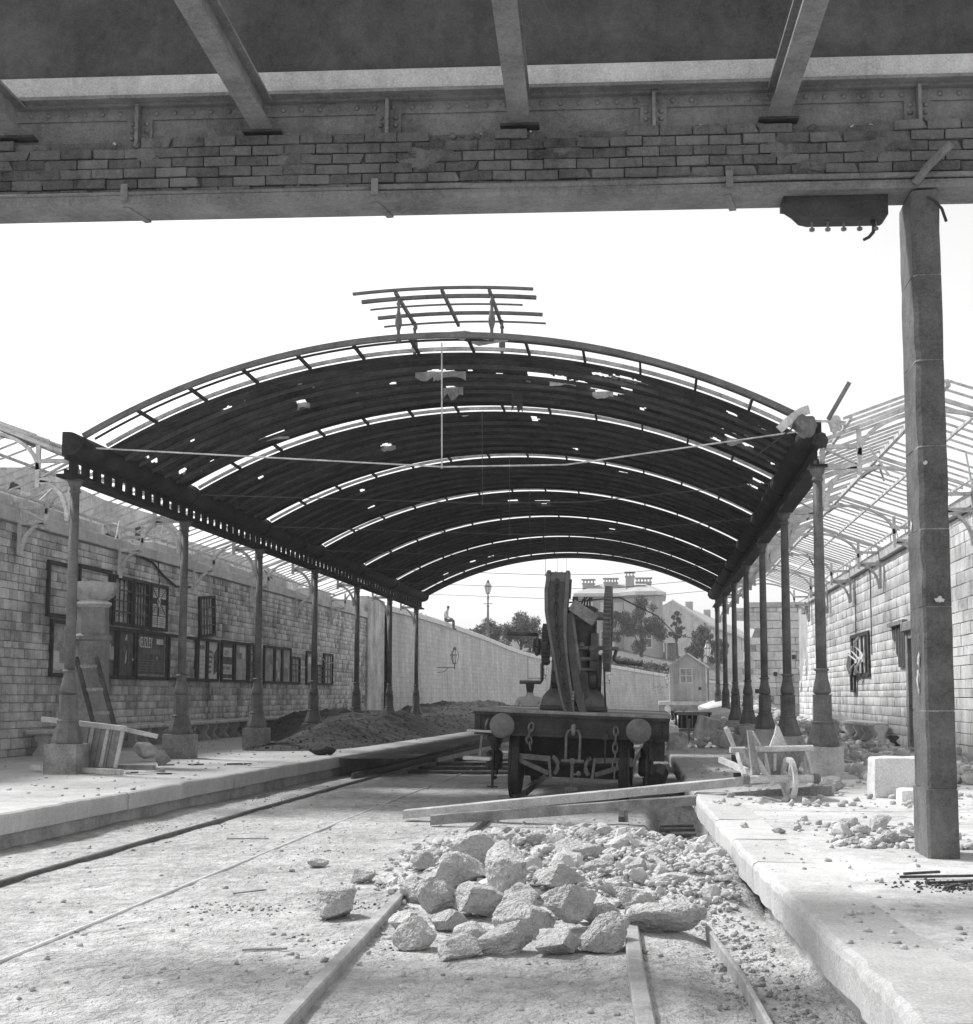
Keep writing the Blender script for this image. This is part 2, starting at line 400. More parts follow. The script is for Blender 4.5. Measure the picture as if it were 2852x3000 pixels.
# ================================================================== PLATFORMS
def platform(name, edge, xo, ya, yb, m, label, side):
    ys = np.arange(ya, yb+.01, 1.0); mb = MB(); ins = .40 if side > 0 else -.40
    top = []
    for y in ys:
        e = interp(edge, y)
        mb.v += [(e+ins, y, PL), (xo, y, PL), (e+.14*np.sign(ins), y, -.3), (e+.14*np.sign(ins), y, PL-.18), (xo, y, -.3)]
    for i in range(len(ys)-1):
        a, b = i*5, (i+1)*5
        mb.f += [(a, a+1, b+1, b), (a+2, a+3, b+3, b+2)]; mb.mi += [0, 1]
    k = (len(ys)-1)*5
    mb.f += [(0, 1, 4, 2), (k, k+1, k+4, k+2)]; mb.mi += [0, 0]
    p = struct(mb.build(name, [m, 'mortar_left']), label)
    y = ya; rg = random.Random(11 if side > 0 else 12)
    while y < yb-.3:
        l = rg.uniform(1.3, 1.9); y2 = min(y+l, yb); q = []
        j = rg.uniform(-.006, .006); dz = rg.uniform(-.003, .004)
        c = MB(); s_ = np.sign(ins); b = .028; r = [random.Random(int(y*99)+t).uniform(-.011, .011) for t in range(24)]
        prof = [(.41, PL+.002), (b*1.3, PL+.004), (b*.35, PL-b*.4), (0, PL-b*1.4), (.004, PL-.19), (.04, PL-.205), (.41, PL-.205)]
        nseg = 9; st = [y+.005+(y2-y-.01)*t/nseg for t in range(nseg+1)]
        for t, yy in enumerate(st):
            e = interp(edge, yy)+j*s_
            for kk, (u, z) in enumerate(prof): c.v.append((e+s_*(u+(r[t] if 0 < kk < 5 else 0)), yy, z+dz+(r[t+10]*.5 if kk in (1, 2) else 0)))
        K = len(prof)
        for t in range(nseg):
            for kk in range(K-1): c.f.append((t*K+kk, t*K+kk+1, (t+1)*K+kk+1, (t+1)*K+kk)); c.mi.append(0)
        c.f += [tuple(range(K)), tuple(nseg*K+kk for kk in range(K-1, -1, -1))]; c.mi += [0, 0]
        c.build('coping_stone', 'coping' if side > 0 else 'coping_shaded', p); y = y2
    return p
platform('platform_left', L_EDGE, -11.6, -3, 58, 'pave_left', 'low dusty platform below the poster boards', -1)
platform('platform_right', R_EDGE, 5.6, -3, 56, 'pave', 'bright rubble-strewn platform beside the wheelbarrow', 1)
# paving joints on the right platform: thin recessed-looking strips of dirt
for side, edge, yy0, name in ((1, R_EDGE, 13.0, 'platform_right'), ):
    p = bpy.data.objects[name]
    for k in range(12):
        y = yy0+k*2.3; e = interp(edge, y)+.42
        MB().add([(e, y, PL+.003), (e+1.4+.5*random.random(), y+.05*random.random(), PL+.003), (e+1.5, y+.03, PL+.003), (e, y+.02, PL+.003)], [(0, 1, 2, 3)]).build('paving_joint', 'mortar_left', p)
# brickbats, chips and dust on both platforms
def platform_litter(n, xr, yr, edge, side, seed, smin, smax, pw, m, label, cat, mound=None):
    rg = np.random.default_rng(seed); pts = []; sz = []
    while len(pts) < n:
        y = yr[0]+(yr[1]-yr[0])*rg.random()**1.6; x = rg.uniform(*xr); e = interp(edge, y)
        if (x-e)*side < .05: continue
        pts.append((x, y, PL-.004+(mound(x, y) if mound else 0))); sz.append(smin+(smax-smin)*rg.random()**pw)
    v_, f_ = scatter(pts, sz, seed=seed); o = joined('litter', v_, f_, m); return tag(o, label, cat)
platform_litter(1500, (-10.9, -5.6), (14, 40), L_EDGE, -1, 21, .010, .07, 5, 'pebble', 'chips and splinters littering the left platform', 'litter')
platform_litter(5200, (.3, 5.3), (6, 46), R_EDGE, 1, 22, .008, .05, 5, 'rubble', 'chips and dust littering the right platform', 'litter')
platform_litter(1800, (2.7, 5.3), (17, 46), R_EDGE, 1, 23, .03, .30, 3.2, 'rubble', 'broken stone and plaster strewn along the right wall', 'rubble')
platform_litter(700, (.62, 5.0), (13.5, 20.0), R_EDGE, 1, 26, .01, .12, 3.5, 'rubble', 'broken chips round the wheelbarrow and the nearest right plinth', 'rubble')
platform_litter(420, (1.25, 2.4), (9.9, 11.8), R_EDGE, 1, 24, .012, .10, 3, 'rubble', 'gravel and chips round the foot of the stone pillar', 'rubble')

# ================================================================== RAILS
def rail(key, y0, y1, top, w, label, m='rail', step=1.5, foot=True, tab=None):
    tab = tab or RAIL[key]; ys = np.arange(y0, y1+.01, step); mb = MB()
    prof = [(-w/2, -.10), (w/2, -.10), (w/2, top-.008), (w/2-.008, top), (-w/2+.008, top), (-w/2, top-.008)]
    for y in ys:
        x = interp(tab, y); mb.v += [(x+u, y, z) for u, z in prof]
    K = len(prof)
    for i in range(len(ys)-1):
        for k in range(K): mb.f.append((i*K+k, i*K+(k+1) % K, (i+1)*K+(k+1) % K, (i+1)*K+k)); mb.mi.append(0)
    mb.f += [tuple(range(K-1, -1, -1)), tuple((len(ys)-1)*K+k for k in range(K))]; mb.mi += [0, 0]
    return tag(mb.build('rail', m), label, 'rail')
rail('nl', 4, 10.6, .055, .075, 'left rail of the near track running into the boulder pile', 'rail_worn')
rail('nl', 13.5, 80, .055, .07, 'left rail under the crane wagon wheels')
rail('nr', 4, 8.75, .05, .085, 'right rail of the near track beside the single pale boulder', 'rail_worn')
rail('nr', 15.5, 80, .055, .07, 'right rail under the crane wagon nearest the right platform')
rail('ll', 2, 62, .026, .05, 'dark raised rail nearest the left platform')
rail('lr', 2, 62, .001, .034, 'thin buried rail crossing the dirt between the tracks', 'rail_pale')
rail(None, 23, 48, .09, .05, 'dark check rail between raised rail and left platform', tab=[(23, -5.12), (36, -4.78), (48, -4.4)])
rail(None, 29, 52, .085, .06, 'switch rail branching off the left track behind the crane', 'rail_worn', tab=[(29, -4.62), (36, -4.25), (52, -3.2)])
rail(None, 5.5, 8.7, .02, .03, 'thin iron edge strip along the ballast by the right platform', 'rail_worn', tab=[(5.5, .52), (7.0, .45), (8.7, .31)])
for i, (a, b, y) in enumerate([(-4.45, -2.4, 24.6), (-4.5, -2.2, 26.0), (-4.4, -2.0, 27.6), (-4.3, -1.95, 29.4)]):
    w = ['nearest', 'second', 'third', 'farthest'][i]
    tag(MB().bevbox(a, b, y, y+.26, -.1, .045, .01).build('sleeper', 'wood_dark'), f'dark timber sleeper across the left track, {w} of four from the camera', 'sleeper', 'bare sleepers of the left track')
for i in range(6):
    y = 13.15+i*.48
    tag(MB().tube([(.02+.012*i, y, -.05), (.46, y+.05, -.05)], .017, 8).build('rod', 'rail'), 'iron rod lying across the drain cut beside the right platform', 'rod', 'rods across the drain cut')

# ================================================================== BRIDGE GIRDER
GY = 9.40; BX0, BX1 = -6.6, 4.2
br = thing('bridge_girder', (-1, GY, 4.95), 'riveted iron bridge girder with brick infill crossing overhead', 'bridge')
MB().box(BX0, BX1, GY-.05, GY+.29, 4.945, 4.985).build('bottom_flange', 'iron_bridge', br)
MB().box(BX0, BX1, GY+.026, GY+.28, 4.985, 5.44).build('mortar_bed', 'mortar_bridge', br)
MB().box(BX0, BX1, GY+.10, GY+.13, 5.40, 5.72).build('web_plate', 'iron_bridge', br)
MB().box(BX0, BX1, GY-.06, GY+.34, 5.74, 5.765).build('top_flange', 'iron_bridge', br)
MB().box(BX0, BX1, GY+.03, GY+.13, 5.722, 5.74).box(BX0, BX1, GY+.085, GY+.0995, 5.635, 5.722).build('top_angle', 'iron_bridge', br)
MB().bevbox(BX0, BX1, GY-.02, GY+.30, 5.768, 5.93, .012).build('cornice', 'cornice', br)
MB().box(BX0, BX1, GY+.05, GY+.25, 5.93, 6.9).build('parapet', 'parapet_iron', br)
for i, x in enumerate((-5.55, -3.70, -1.86, .06, 1.93, 3.8)):
    st = MB().box(x-.012, x+.012, GY-.0, GY+.0845, 5.40, 5.722); st.build('stiffener', 'iron_bridge', br)
    MB().box(x-.095, x-.014, GY+.075, GY+.0985, 5.40, 5.633).box(x+.014, x+.095, GY+.075, GY+.0985, 5.40, 5.633).build('stiffener_angle', 'iron_bridge', br)
dome = MB().lathe((0, 0, 0), [(.021, 0), (.019, -.008), (.012, -.014), (.003, -.017)], 8, 'y'); rme = dome.mesh('rivet', smooth=True); rme.materials.append(M['iron_bridge'])
x = BX0+.05
while x < BX1: piece('rivet', rme, (x, GY+.085, 5.682), br); x += .135
for x in (-5.55, -3.70, -1.86, .06, 1.93, 3.8):
    for dx in (-.055, .055):
        for z in (5.49, 5.545, 5.60): piece('rivet', rme, (x+dx, GY+.075, z), br)
def bskip(m_, z, a, b, c, d):
    t = 5.43+.035*mnoise.noise(Vector((m_*1.3, 0, 4)))
    return d > t+.04
rb = random.Random(4); bvar = []
for i in range(8):
    mb = MB(); mb.bevbox(-.5, .5, -.5, .5, -.5, .5, .04); rr = random.Random(i)
    mb.v = [(a*(1+rr.uniform(-.02, .02)), b*(1+rr.uniform(-.04, .04)), c*(1+rr.uniform(-.06, .06))) for a, b, c in mb.v]
    if i > 4:   # a broken corner
        mb.v = [(a-(.09+.05*rr.random() if (a > .3 and c*(1 if i % 2 else -1) > .2) else 0), b, c) for a, b, c in mb.v]
    me = mb.mesh('brick'); me.materials.append(M['brick_bridge']); bvar.append(me)
for k in range(6):
    z = 5.004+k*.0765; x = BX0-(.118 if k % 2 else 0)-.02*rb.random()
    while x < BX1:
        l = .235; xm = x+l/2; top = 5.45+.05*mnoise.noise(Vector((xm*1.1, 1.0, 4.0)))
        if z+.06 < top and rb.random() > .012:
            piece('brick', bvar[rb.randrange(5) if rb.random() < .9 else 5+rb.randrange(3)], (xm, GY+.05-rb.uniform(0, .018), z+.0375), br, (l-.010, .09, .068), (rb.uniform(-.02, .02), rb.uniform(-.018, .018), rb.uniform(-.02, .02)))
        x += l
cr = MB()       # crumbled mortar on top of the brickwork
pts = [(x, GY+.03+.05*random.random(), 5.40+.03*mnoise.noise(Vector((x*1.1, 1, 4)))+.02*random.random()) for x in np.arange(BX0, BX1, .035)]
v_, f_ = scatter(pts, [.03+.05*random.random() for _ in pts], MID, (.6, 1), 31); joined('crumbled_mortar', v_, f_, 'mortar_bridge', br)
v_, f_ = scatter([p for p in pts if random.random() < .22], [.02+.03*random.random() for _ in pts], SMALL, (.4, .8), 32); v_[:, 2] += .03; joined('mortar_crumbs', v_, f_, 'cornice', br)
for x in (-4.6, -2.77, -.90, .94, 2.75):           # cross joists running back over the camera
    j = MB(); y0 = GY-.001
    j.box(x-.075, x+.075, 3.0, y0, 5.50, 5.525).box(x-.012, x+.012, 3.0, y0, 5.525, 5.70).box(x-.075, x+.075, 3.0, y0, 5.70, 5.72)
    j.build('cross_joist', 'iron_bridge', br)
    MB().box(x-.14, x+.14, GY-.02, GY+.08, 5.482, 5.499).build('bearing_plate', 'iron_dark', br)
MB().box(BX0, -1.9, GY-.047, GY-.012, 4.987, 5.012).box(-1.9, BX1, GY-.047, GY-.012, 4.987, 5.006).build('ledge_angle', 'iron_bridge', br)
pp = thing('pipe', (-2, GY, 5.03), 'sagging iron pipe strapped along the bottom of the brick girder', 'pipe')
MB().tube([(x, GY-.045, 5.036-.012*math.sin((x+1.9)*1.3)*(1 if -1.2 < x < 1.2 else .3)) for x in np.arange(-1.95, 4.2, .2)], .021, 10).build('tube', 'iron_bridge', pp, smooth=True)
MB().tube([(BX0, GY-.04, 5.025), (-1.93, GY-.042, 5.03)], .014, 8).build('thin_tube', 'iron_bridge', pp, smooth=True)
for x in (-3.75, -1.93, .58, 3.0):
    MB().box(x-.025, x+.025, GY-.075, GY-.068, 4.97, 5.09).box(x-.025, x+.025, GY-.068, GY+.0, 5.078, 5.09).build('strap', 'iron_bridge', pp)
    MB().bar((x-.01, GY+.0, 4.942), (x+.06, GY+.30, 4.938), .05, .012).build('soffit_cleat', 'iron_bridge', pp)
bk = thing('bracket_box', (1.3, 9.6, 4.94), 'dark rounded iron bracket hung with pegs under the girder', 'bracket')
MB().prism([(.96, 4.943), (1.69, 4.943), (1.69, 4.80), (1.67, 4.785), (1.15, 4.785), (1.09, 4.80), (1.04, 4.85), (.99, 4.885), (.96, 4.89)], 'y', 9.46, 9.66).build('casting', 'iron_dark', bk)
for i in range(5):
    x = 1.17+i*.112
    MB().lathe((x, 9.55, 4.79), [(.008, 0), (.008, -.05), (.02, -.055), (.02, -.072), (.008, -.078)], 8).build('peg', 'iron_worn', bk)
MB().tube([(1.60, 9.55, 4.79), (1.605, 9.55, 4.74), (1.60, 9.55, 4.70), (1.57, 9.55, 4.665), (1.53, 9.55, 4.645)], [.02, .013, .013, .012, .011], 8).build('hook', 'iron_dark', bk, smooth=True)

for i, (x, z, a, b) in enumerate(((-4.4, 5.2, .5, .2), (-3.6, 5.35, .35, .16), (-2.55, 5.25, .32, .45), (-1.55, 5.3, .5, .25), (-1.2, 5.12, .3, .12), (-.6, 5.33, .3, .2), (.25, 5.08, .4, .12), (1.0, 5.3, .4, .22), (1.2, 5.15, .3, .12), (1.65, 5.3, .5, .3), (-2.2, 5.1, .3, .1))):
    v, f = rock(4, 350+i, (a, .03, b), .35, 5); MB().add(v+np.array([x, GY+.008, z]), f).build('mortar_smear', 'mortar_bridge', br)
for o_, ox in ((br, -1), (pp, -2), (bk, 1.3)): o_.rotation_euler = (0, 0, .044); o_.location.y += (ox-1.9)*.044
# ================================================================== STONE PILLAR
pl = thing('stone_pillar', (1.95, 9.56, PL), 'tall chamfered stone pillar holding up the girder on the right', 'pillar')
defmat('pillar', .115, var=.28, scale=3, bump=.5, bscale=35, piece=.05, streak=.1, spots=.12)
defmat('pillar_joint', .27, var=.2, bump=.3)
zz = [PL-.02, .80, 1.32, 2.02, 2.55, 3.12, 3.72, 4.32, 4.93]
X0, X1, Y0, Y1 = 1.832, 2.02, 9.335, 9.79
for i in range(len(zz)-1):
    e = .014 if i == 0 else 0; ch = .03 if i > 3 else .018
    poly = [(X0-e, Y0+ch-e), (X0+ch-e, Y0-e), (X1, Y0-e), (X1, Y1), (X0-e, Y1)]
    st = MB().prism(poly, 'z', zz[i], zz[i+1]-.007); rr = random.Random(i+40)
    bm = bmesh.new(); bverts = [bm.verts.new(p) for p in st.v]
    for f in st.f: bm.faces.new([bverts[k] for k in f])
    bmesh.ops.triangulate(bm, faces=list(bm.faces)); bmesh.ops.subdivide_edges(bm, edges=list(bm.edges), cuts=3, use_grid_fill=True)
    for v in bm.verts:
        q = v.co*5; d = mnoise.noise(q)*.006+mnoise.noise(q*4)*.003
        nearcorner = max(0, 1-(abs(v.co.x-X0)+abs(v.co.y-Y0))/.12)
        v.co.x += d+nearcorner*.018*mnoise.noise(Vector((0, 0, v.co.z*9))); v.co.y += d+nearcorner*.018*mnoise.noise(Vector((3, 0, v.co.z*9)))
    bm.verts.index_update(); o2 = MB().add([v.co for v in bm.verts], [[v.index for v in f.verts] for f in bm.faces]); bm.free()
    o2.build('stone', 'pillar', pl)
    if i: MB().prism([(X0+.003, Y0+.025), (X0+.025, Y0+.003), (X1-.004, Y0+.003), (X1-.004, Y1-.004), (X0+.003, Y1-.004)], 'z', zz[i]-.010, zz[i]+.001).build('mortar_joint', 'pillar_joint', pl)
for (x, y, z, s, sd) in ((1.822, 9.52, 1.52, (.02, .10, .20), 1), (1.822, 9.50, 1.66, (.016, .05, .12), 2), (1.93, 9.322, 2.06, (.09, .02, .055), 3), (1.822, 9.62, 2.6, (.012, .03, .10), 4), (1.88, 9.326, 3.0, (.04, .012, .03), 5)):
    v, f = rock(4, 300+sd, s, .45, 6); MB().add(v+np.array([x, y, z]), f).build('spalled_patch', 'white_stone', pl)
cb = MB().tube([(1.93, 9.30, 4.86), (1.98, 9.30, 4.83), (2.03, 9.30, 4.77), (2.06, 9.31, 4.68)], .011, 8); tag(cb.build('cable', 'iron_dark', smooth=True), 'short dark cable hanging from the top of the stone pillar', 'cable')
tag(MB().tube([(1.86, 9.33, 4.965), (1.95, 9.30, 5.08), (2.10, 9.28, 5.22)], .03, 10).build('pipe', 'iron_bridge', smooth=True), 'slanting pipe stub resting above the pillar top', 'pipe')

pts = [(random.uniform(.02, .46), random.uniform(13.0, 17.2), -.34) for _ in range(420)]; v_, f_ = scatter(pts, [.03+.12*random.random()**2 for _ in pts], MID, seed=64)
tag(joined('drain_debris', v_, f_, 'soil'), 'dark clods and rags lying in the drain cut', 'debris')
for i, (a, b, lab) in enumerate((((-2.3, 7.55), (-2.05, 7.58), 'short dark stick on the dirt at the lower left'), ((-3.0, 9.6), (-2.8, 9.75), 'dark twig on the dirt left of the pyramid boulder'), ((-4.2, 13.2), (-3.8, 13.3), 'dark rag of wood beside the raised rail'))):
    tag(MB().bar((*a, gh(*a)+.012), (*b, gh(*b)+.014), .016, .010).build('stick', 'wood_mid'), lab, 'stick')
pts = []
for cx, cy, n_, sx in ((-2.75, 9.05, 420, .28), (-1.75, 7.9, 260, .25), (-5.3, 14.5, 500, .6), (-5.2, 18.5, 500, .8), (-1.9, 9.2, 260, .2), (-3.2, 12.2, 160, .5)):
    pts += [(random.gauss(cx, sx), random.gauss(cy, sx*.6)) for _ in range(n_)]
pts = [(x, y, gh(x, y)-.004) for x, y in pts if interp(L_EDGE, y)+.04 < x < .2]
v_, f_ = scatter(pts, [.006+.022*random.random()**4 for _ in pts], seed=65); tag(joined('dark_grit', v_, f_, 'grit'), 'patches of dark grit and clods on the pale dirt', 'grit')
# ================================================================== TRAIN SHED
CY = [18.2, 22.75, 27.3, 32.0, 36.75, 41.5, 46.3]; CXL, CXR = -8.1, 2.24
AR, ACX, ACZ = 10.265, -2.9, -3.915
def az(x, dr=0): return ACZ+math.sqrt((AR+dr)**2-(x-ACX)**2)
XS0, XS1 = -7.92, 2.12
HOLES = [(-3.17,19.89,.23,.16),(-3.13,20.94,.09,.25),(-1.53,20.13,.41,.22),(-1.02,20.17,.32,.15),(-.72,20.46,.17,.18),(-.52,20.35,.12,.21),(-.31,20.01,.08,.14),(-2.25,20.11,.1,.08),(-2.09,20.15,.1,.08),(-1.61,19.57,.2,.08),(-.67,19.4,.19,.14),(-.3,19.3,.25,.12),(-6.32,19.5,.09,.14),(-5.43,20.43,.07,.2),(-4.93,24.75,.08,.26),(-7.75,20.18,.06,.2),(-7.7,21.45,.05,.17),(1.29,20.94,.10,.22),(1.47,20.3,.06,.12),(1.52,21.06,.09,.23),(1.2,19.4,.09,.1),(-6.3,21.75,.2,.09),(-6.15,28.34,.07,.25),(-6.35,30.3,.08,.29),(-2.66,33.91,.22,.37),(-3.41,33.49,.1,.26),(-1.4,25.9,.07,.24),(-.55,27.9,.06,.2),(1.95,21.55,.05,.18),(1.9,23.6,.08,.2),(1.86,24.4,.09,.2),(-2.0,23.4,.07,.18),(-5.91,44.39,.08,.36),(-5.23,44.55,.08,.39),(-6.9,45.14,.06,.34),(1.08,21.7,.10,.16),(-.09,21.2,.06,.16),(-3.95,20.38,.06,.1),(-7.14,23.96,.05,.14),(.62,28.3,.06,.21),(-1.05,38.6,.09,.35),(-7.3,22.05,.28,.3),(-6.95,22.1,.2,.2)]
rg = random.Random(9)
for _ in range(70): HOLES.append((rg.uniform(-7.7, 2), rg.choice([rg.uniform(19.2, 23), rg.uniform(19.2, 46)]), rg.uniform(.012, .04), rg.uniform(.02, .07)))
sh = thing('train_shed_roof', (ACX, 32, 5.0), 'long arched corrugated iron shed roof, soot black and torn', 'roof')
# strips left open for glazing: [start, end] along y
STR = [(18.02, 18.9)]+[(y-.55, y+.22) for y in CY[1:]]
PAN = [(STR[i][1], STR[i+1][0]) for i in range(6)]+[(STR[6][1], 47.6)]
for pi, (a, b) in enumerate(PAN):
    ny = max(8, int((b-a)/.019)) if pi < 3 else max(8, int((b-a)/.026)); nx = [300, 200, 110, 80, 60, 50, 40][pi]
    xs = ACX+AR*np.sin(np.linspace(math.asin((XS0-ACX)/AR), math.asin((XS1-ACX)/AR), nx+1)); ys = np.linspace(a, b, ny+1)
    YY, XX = np.meshgrid(ys, xs, indexing='ij')
    ZZ = ACZ+np.sqrt((AR-.040*((YY/.36) % 1.0)+.010*np.sin(YY*2*math.pi/.09)+.008*np.sin(YY*9.1+XX*1.3))**2-(XX-ACX)**2)
    Vp = np.stack([XX, YY, ZZ], -1).reshape(-1, 3)
    i0 = np.arange(ny)[:, None]*(nx+1)+np.arange(nx)[None, :]
    Fp = np.stack([i0, i0+1, i0+nx+2, i0+nx+1], -1).reshape(-1, 4)
    ctr = Vp[Fp].mean(1); keep = np.ones(len(Fp), bool)
    for hx, hy, rx, ry in HOLES:
        if not a-1 < hy < b+1: continue
        d = ((ctr[:, 0]-hx)/rx)**2+((ctr[:, 1]-hy)/ry)**2
        near = np.where(d < 4)[0]
        for i in near:
            w = 1+.8*mnoise.noise(Vector((ctr[i, 0]*8+hx, ctr[i, 1]*8, hy)))+.7*mnoise.noise(Vector((ctr[i, 0]*25+hx, ctr[i, 1]*25, hy)))
            if d[i] < w: keep[i] = False
    joined('roof_sheet', Vp, Fp[keep], 'soot', sh, kind=None)
    nm = MB()          # eaves lip at both edges of the sheeting
    for yy in (a, b):
        t0 = MB()
        for k in range(40):
            x1_ = XS0+(XS1-XS0)*k/40; x2_ = XS0+(XS1-XS0)*(k+1)/40
            nm.bar((x1_, yy, az(x1_, -.035)), (x2_, yy, az(x2_, -.035)), .05, .07, up=(0, 1, 0))
    nm.build('sheet_rib', 'soot_girder', sh)
def arc_bar(mb, y, dr, w, h, x0=XS0, x1=XS1, n=44, jit=0):
    ps = [(x0+(x1-x0)*k/n) for k in range(n+1)]
    vs_ = []
    for x in ps:
        t = math.asin((x-ACX)/AR)
        for du, dh in ((-w/2, -h/2), (w/2, -h/2), (w/2, h/2), (-w/2, h/2)):
            r = AR+dr+dh; vs_.append((ACX+r*math.sin(t), y+du, ACZ+r*math.cos(t)))
    fs_ = [(3, 2, 1, 0), tuple(n*4+k for k in range(4))]
    for k in range(n):
        for j in range(4): fs_.append((k*4+j, k*4+(j+1) % 4, (k+1)*4+(j+1) % 4, (k+1)*4+j))
    mb.add(vs_, fs_)
for pi, (a, b) in enumerate(PAN):          # light purlins under the sheeting, following the arch
    for q in range(1, 6):
        mb = MB(); arc_bar(mb, a+(b-a)*q/6, -.075, .035, .05, n=36); mb.build('arch_purlin', 'purlin_soot', sh)
rr = random.Random(31)
for i, (x, y, w, h) in enumerate(((-3.3, 19.85, .22, .16), (-3.0, 19.9, .25, .14), (-3.1, 20.95, .16, .20), (-1.3, 20.2, .2, .10), (-.7, 20.5, .16, .12), (-2.1, 21.2, .09, .34), (1.35, 20.95, .14, .12), (-6.3, 21.8, .3, .08), (-5.4, 20.45, .1, .14), (-4.9, 24.8, .14, .12))):
    z = az(x)-.03; c = MB(); n = 5; top = [(x-w+2*w*k/n, z+rr.uniform(-.01, .01)) for k in range(n+1)]; bot = [(x-w+2*w*k/n, z-h*rr.uniform(.45, 1.1)) for k in range(n, -1, -1)]
    c.prism(top+bot, 'y', y, y+.006); c.build('hanging_scrap', 'strip_frame' if i not in (5,) else 'purlin_soot', sh)
for si, (a, b) in enumerate(STR):
    mb = MB(); arc_bar(mb, a+.02, .02, .05 if si else .07, .10 if si else .075); mb.build('arch_rib', 'soot_girder' if si else 'iron_column', sh)
    mb = MB(); arc_bar(mb, b-.01, .05, .04, .05); mb.build('strip_edge', 'strip_frame', sh)
    mb = MB(); arc_bar(mb, (a+b)/2+.03, .075, .02, .03); mb.build('glazing_bar', 'soot_girder', sh)
    n = 13
    for k in range(n+1):
        t = math.asin((XS0-ACX)/AR)+(math.asin((XS1-ACX)/AR)-math.asin((XS0-ACX)/AR))*k/n; x = ACX+AR*math.sin(t)
        if 0 < k < n: MB().bar((x, a+.03, az(x, .03)), (x, b+.04, az(x, .01)), .032, .05).build('strip_purlin', 'soot_girder', sh)
    if si: # the few panes left in the inner strips
        pass
# girders with gutters along both column rows
for side, cx in ((1, CXL), (-1, CXR)):
    s_ = side
    for k in range(6):
        y0, y1 = CY[k]-((.35 if side > 0 else .08) if k == 0 else 0), CY[k+1]
        if k == 5: y1 += 1.0
        def X(u): return cx+s_*u
        mb = MB(); mb.box(min(X(-.13), X(.10)), max(X(-.13), X(.10)), y0+.004, y1-.004, 4.455, 4.50)
        mb.build('girder_flange', 'soot_girder', sh)
        mb = MB(); a_, b_ = min(X(-.02), X(.01)), max(X(-.02), X(.01)); nh = 12
        mb.box(a_, b_, y0, y1, 4.50, 4.565).box(a_, b_, y0, y1, 4.70, 4.86)
        pit = (y1-y0)/nh
        for h in range(nh): mb.box(a_, b_, y0+h*pit+.16, y0+(h+1)*pit-.004, 4.565, 4.70)
        mb.build('lattice_web', 'soot_girder', sh)
        mb = MB(); prof = []      # half-round gutter bulging towards the tracks
        for q in range(11):
            t = -math.pi*.5+math.pi*q/10; prof.append((X(.02+.21*math.cos(t)), 4.925+.165*math.sin(t)))
        prof += [(X(-.06), 5.09), (X(-.06), 4.76)]
        mb.prism(prof, 'y', y0+.004, y1-.004); mb.build('gutter', 'soot_girder', sh)
        mb = MB(); pr2 = [(X(-.075), 4.735), (X(-.075), 5.105)]
        for q in range(11):
            t = math.pi*.5-math.pi*q/10; pr2.append((X(.02+.235*math.cos(t)), 4.92+.19*math.sin(t)))
        mb.prism(pr2, 'y', y1-.07, y1+.07); mb.build('gutter_collar', 'soot_girder', sh)
# tie rods
for k, y in enumerate(CY):
    zt = 4.585 if k == 0 else 4.72; yy = y+.15; r = .012 if k == 0 else .008
    MB().tube([(CXL+.1, yy, 4.95), (-2.86, yy, zt), (-1.14, yy, zt), (CXR-.1, yy, 5.0)], r, 6).build('tie_rod', 'iron_pale' if k == 0 else 'iron_column', sh)
    MB().tube([(-2.88, yy, az(-2.88)), (-2.87, yy, zt+.05), (-2.87, yy, zt-.02)], [.010 if k == 0 else .006, .010 if k == 0 else .006, .02], 6).build('king_rod', 'iron_pale' if k == 0 else 'iron_column', sh)
# broken ventilator frame above the first bay
vt = thing('ventilator_frame', (-2.8, 18.9, 6.36), 'broken open ventilator frame of bent bars standing above the roof crown', 'frame')
def vz(x): return 7.03-.05*((x+2.85)/1.2)**2
for i, (y, x0, x1, w) in enumerate(((18.0, -4.08, -1.56, .045), (18.4, -4.04, -1.55, .06), (18.8, -4.0, -1.78, .028), (19.25, -3.98, -1.53, .055), (19.72, -3.98, -1.52, .03))):
    mb = MB(); ps = [(x0+(x1-x0)*k/10, y, vz(x0+(x1-x0)*k/10)) for k in range(11)]
    for a, b in zip(ps, ps[1:]): mb.bar(a, b, w, w*.8)
    mb.build('bent_bar', 'iron_column', vt)
for x in (-3.48, -2.83, -2.17): MB().bar((x, 18.0, vz(x)-.03), (x-.02, 19.8, vz(x)-.03), .04, .05).build('cross_bar', 'iron_column', vt)
BAL = [(.03, 0), (.045, .03), (.05, .06), (.025, .10), (.022, .16), (.05, .26), (.048, .32), (.022, .45), (.02, .52), (.035, .55), (.02, .58), (.02, .66)]
for x, y in ((-3.46, 18.15), (-2.15, 18.15), (-3.46, 19.45), (-2.15, 19.45)):
    MB().lathe((x, y, az(x)-.02), BAL, 10).build('baluster', 'iron_column', vt, smooth=True)
MB().add([(-2.85, 18.2, 6.44), (-2.55, 18.35, 6.50), (-1.95, 18.4, 6.36), (-2.4, 18.7, 6.38), (-2.85, 18.2, 6.455), (-2.55, 18.35, 6.515), (-1.95, 18.4, 6.375), (-2.4, 18.7, 6.395)], [(0, 1, 2, 3), (7, 6, 5, 4), (0, 4, 5, 1), (1, 5, 6, 2), (2, 6, 7, 3), (3, 7, 4, 0)]).build('bent_sheet', 'strip_frame', vt)
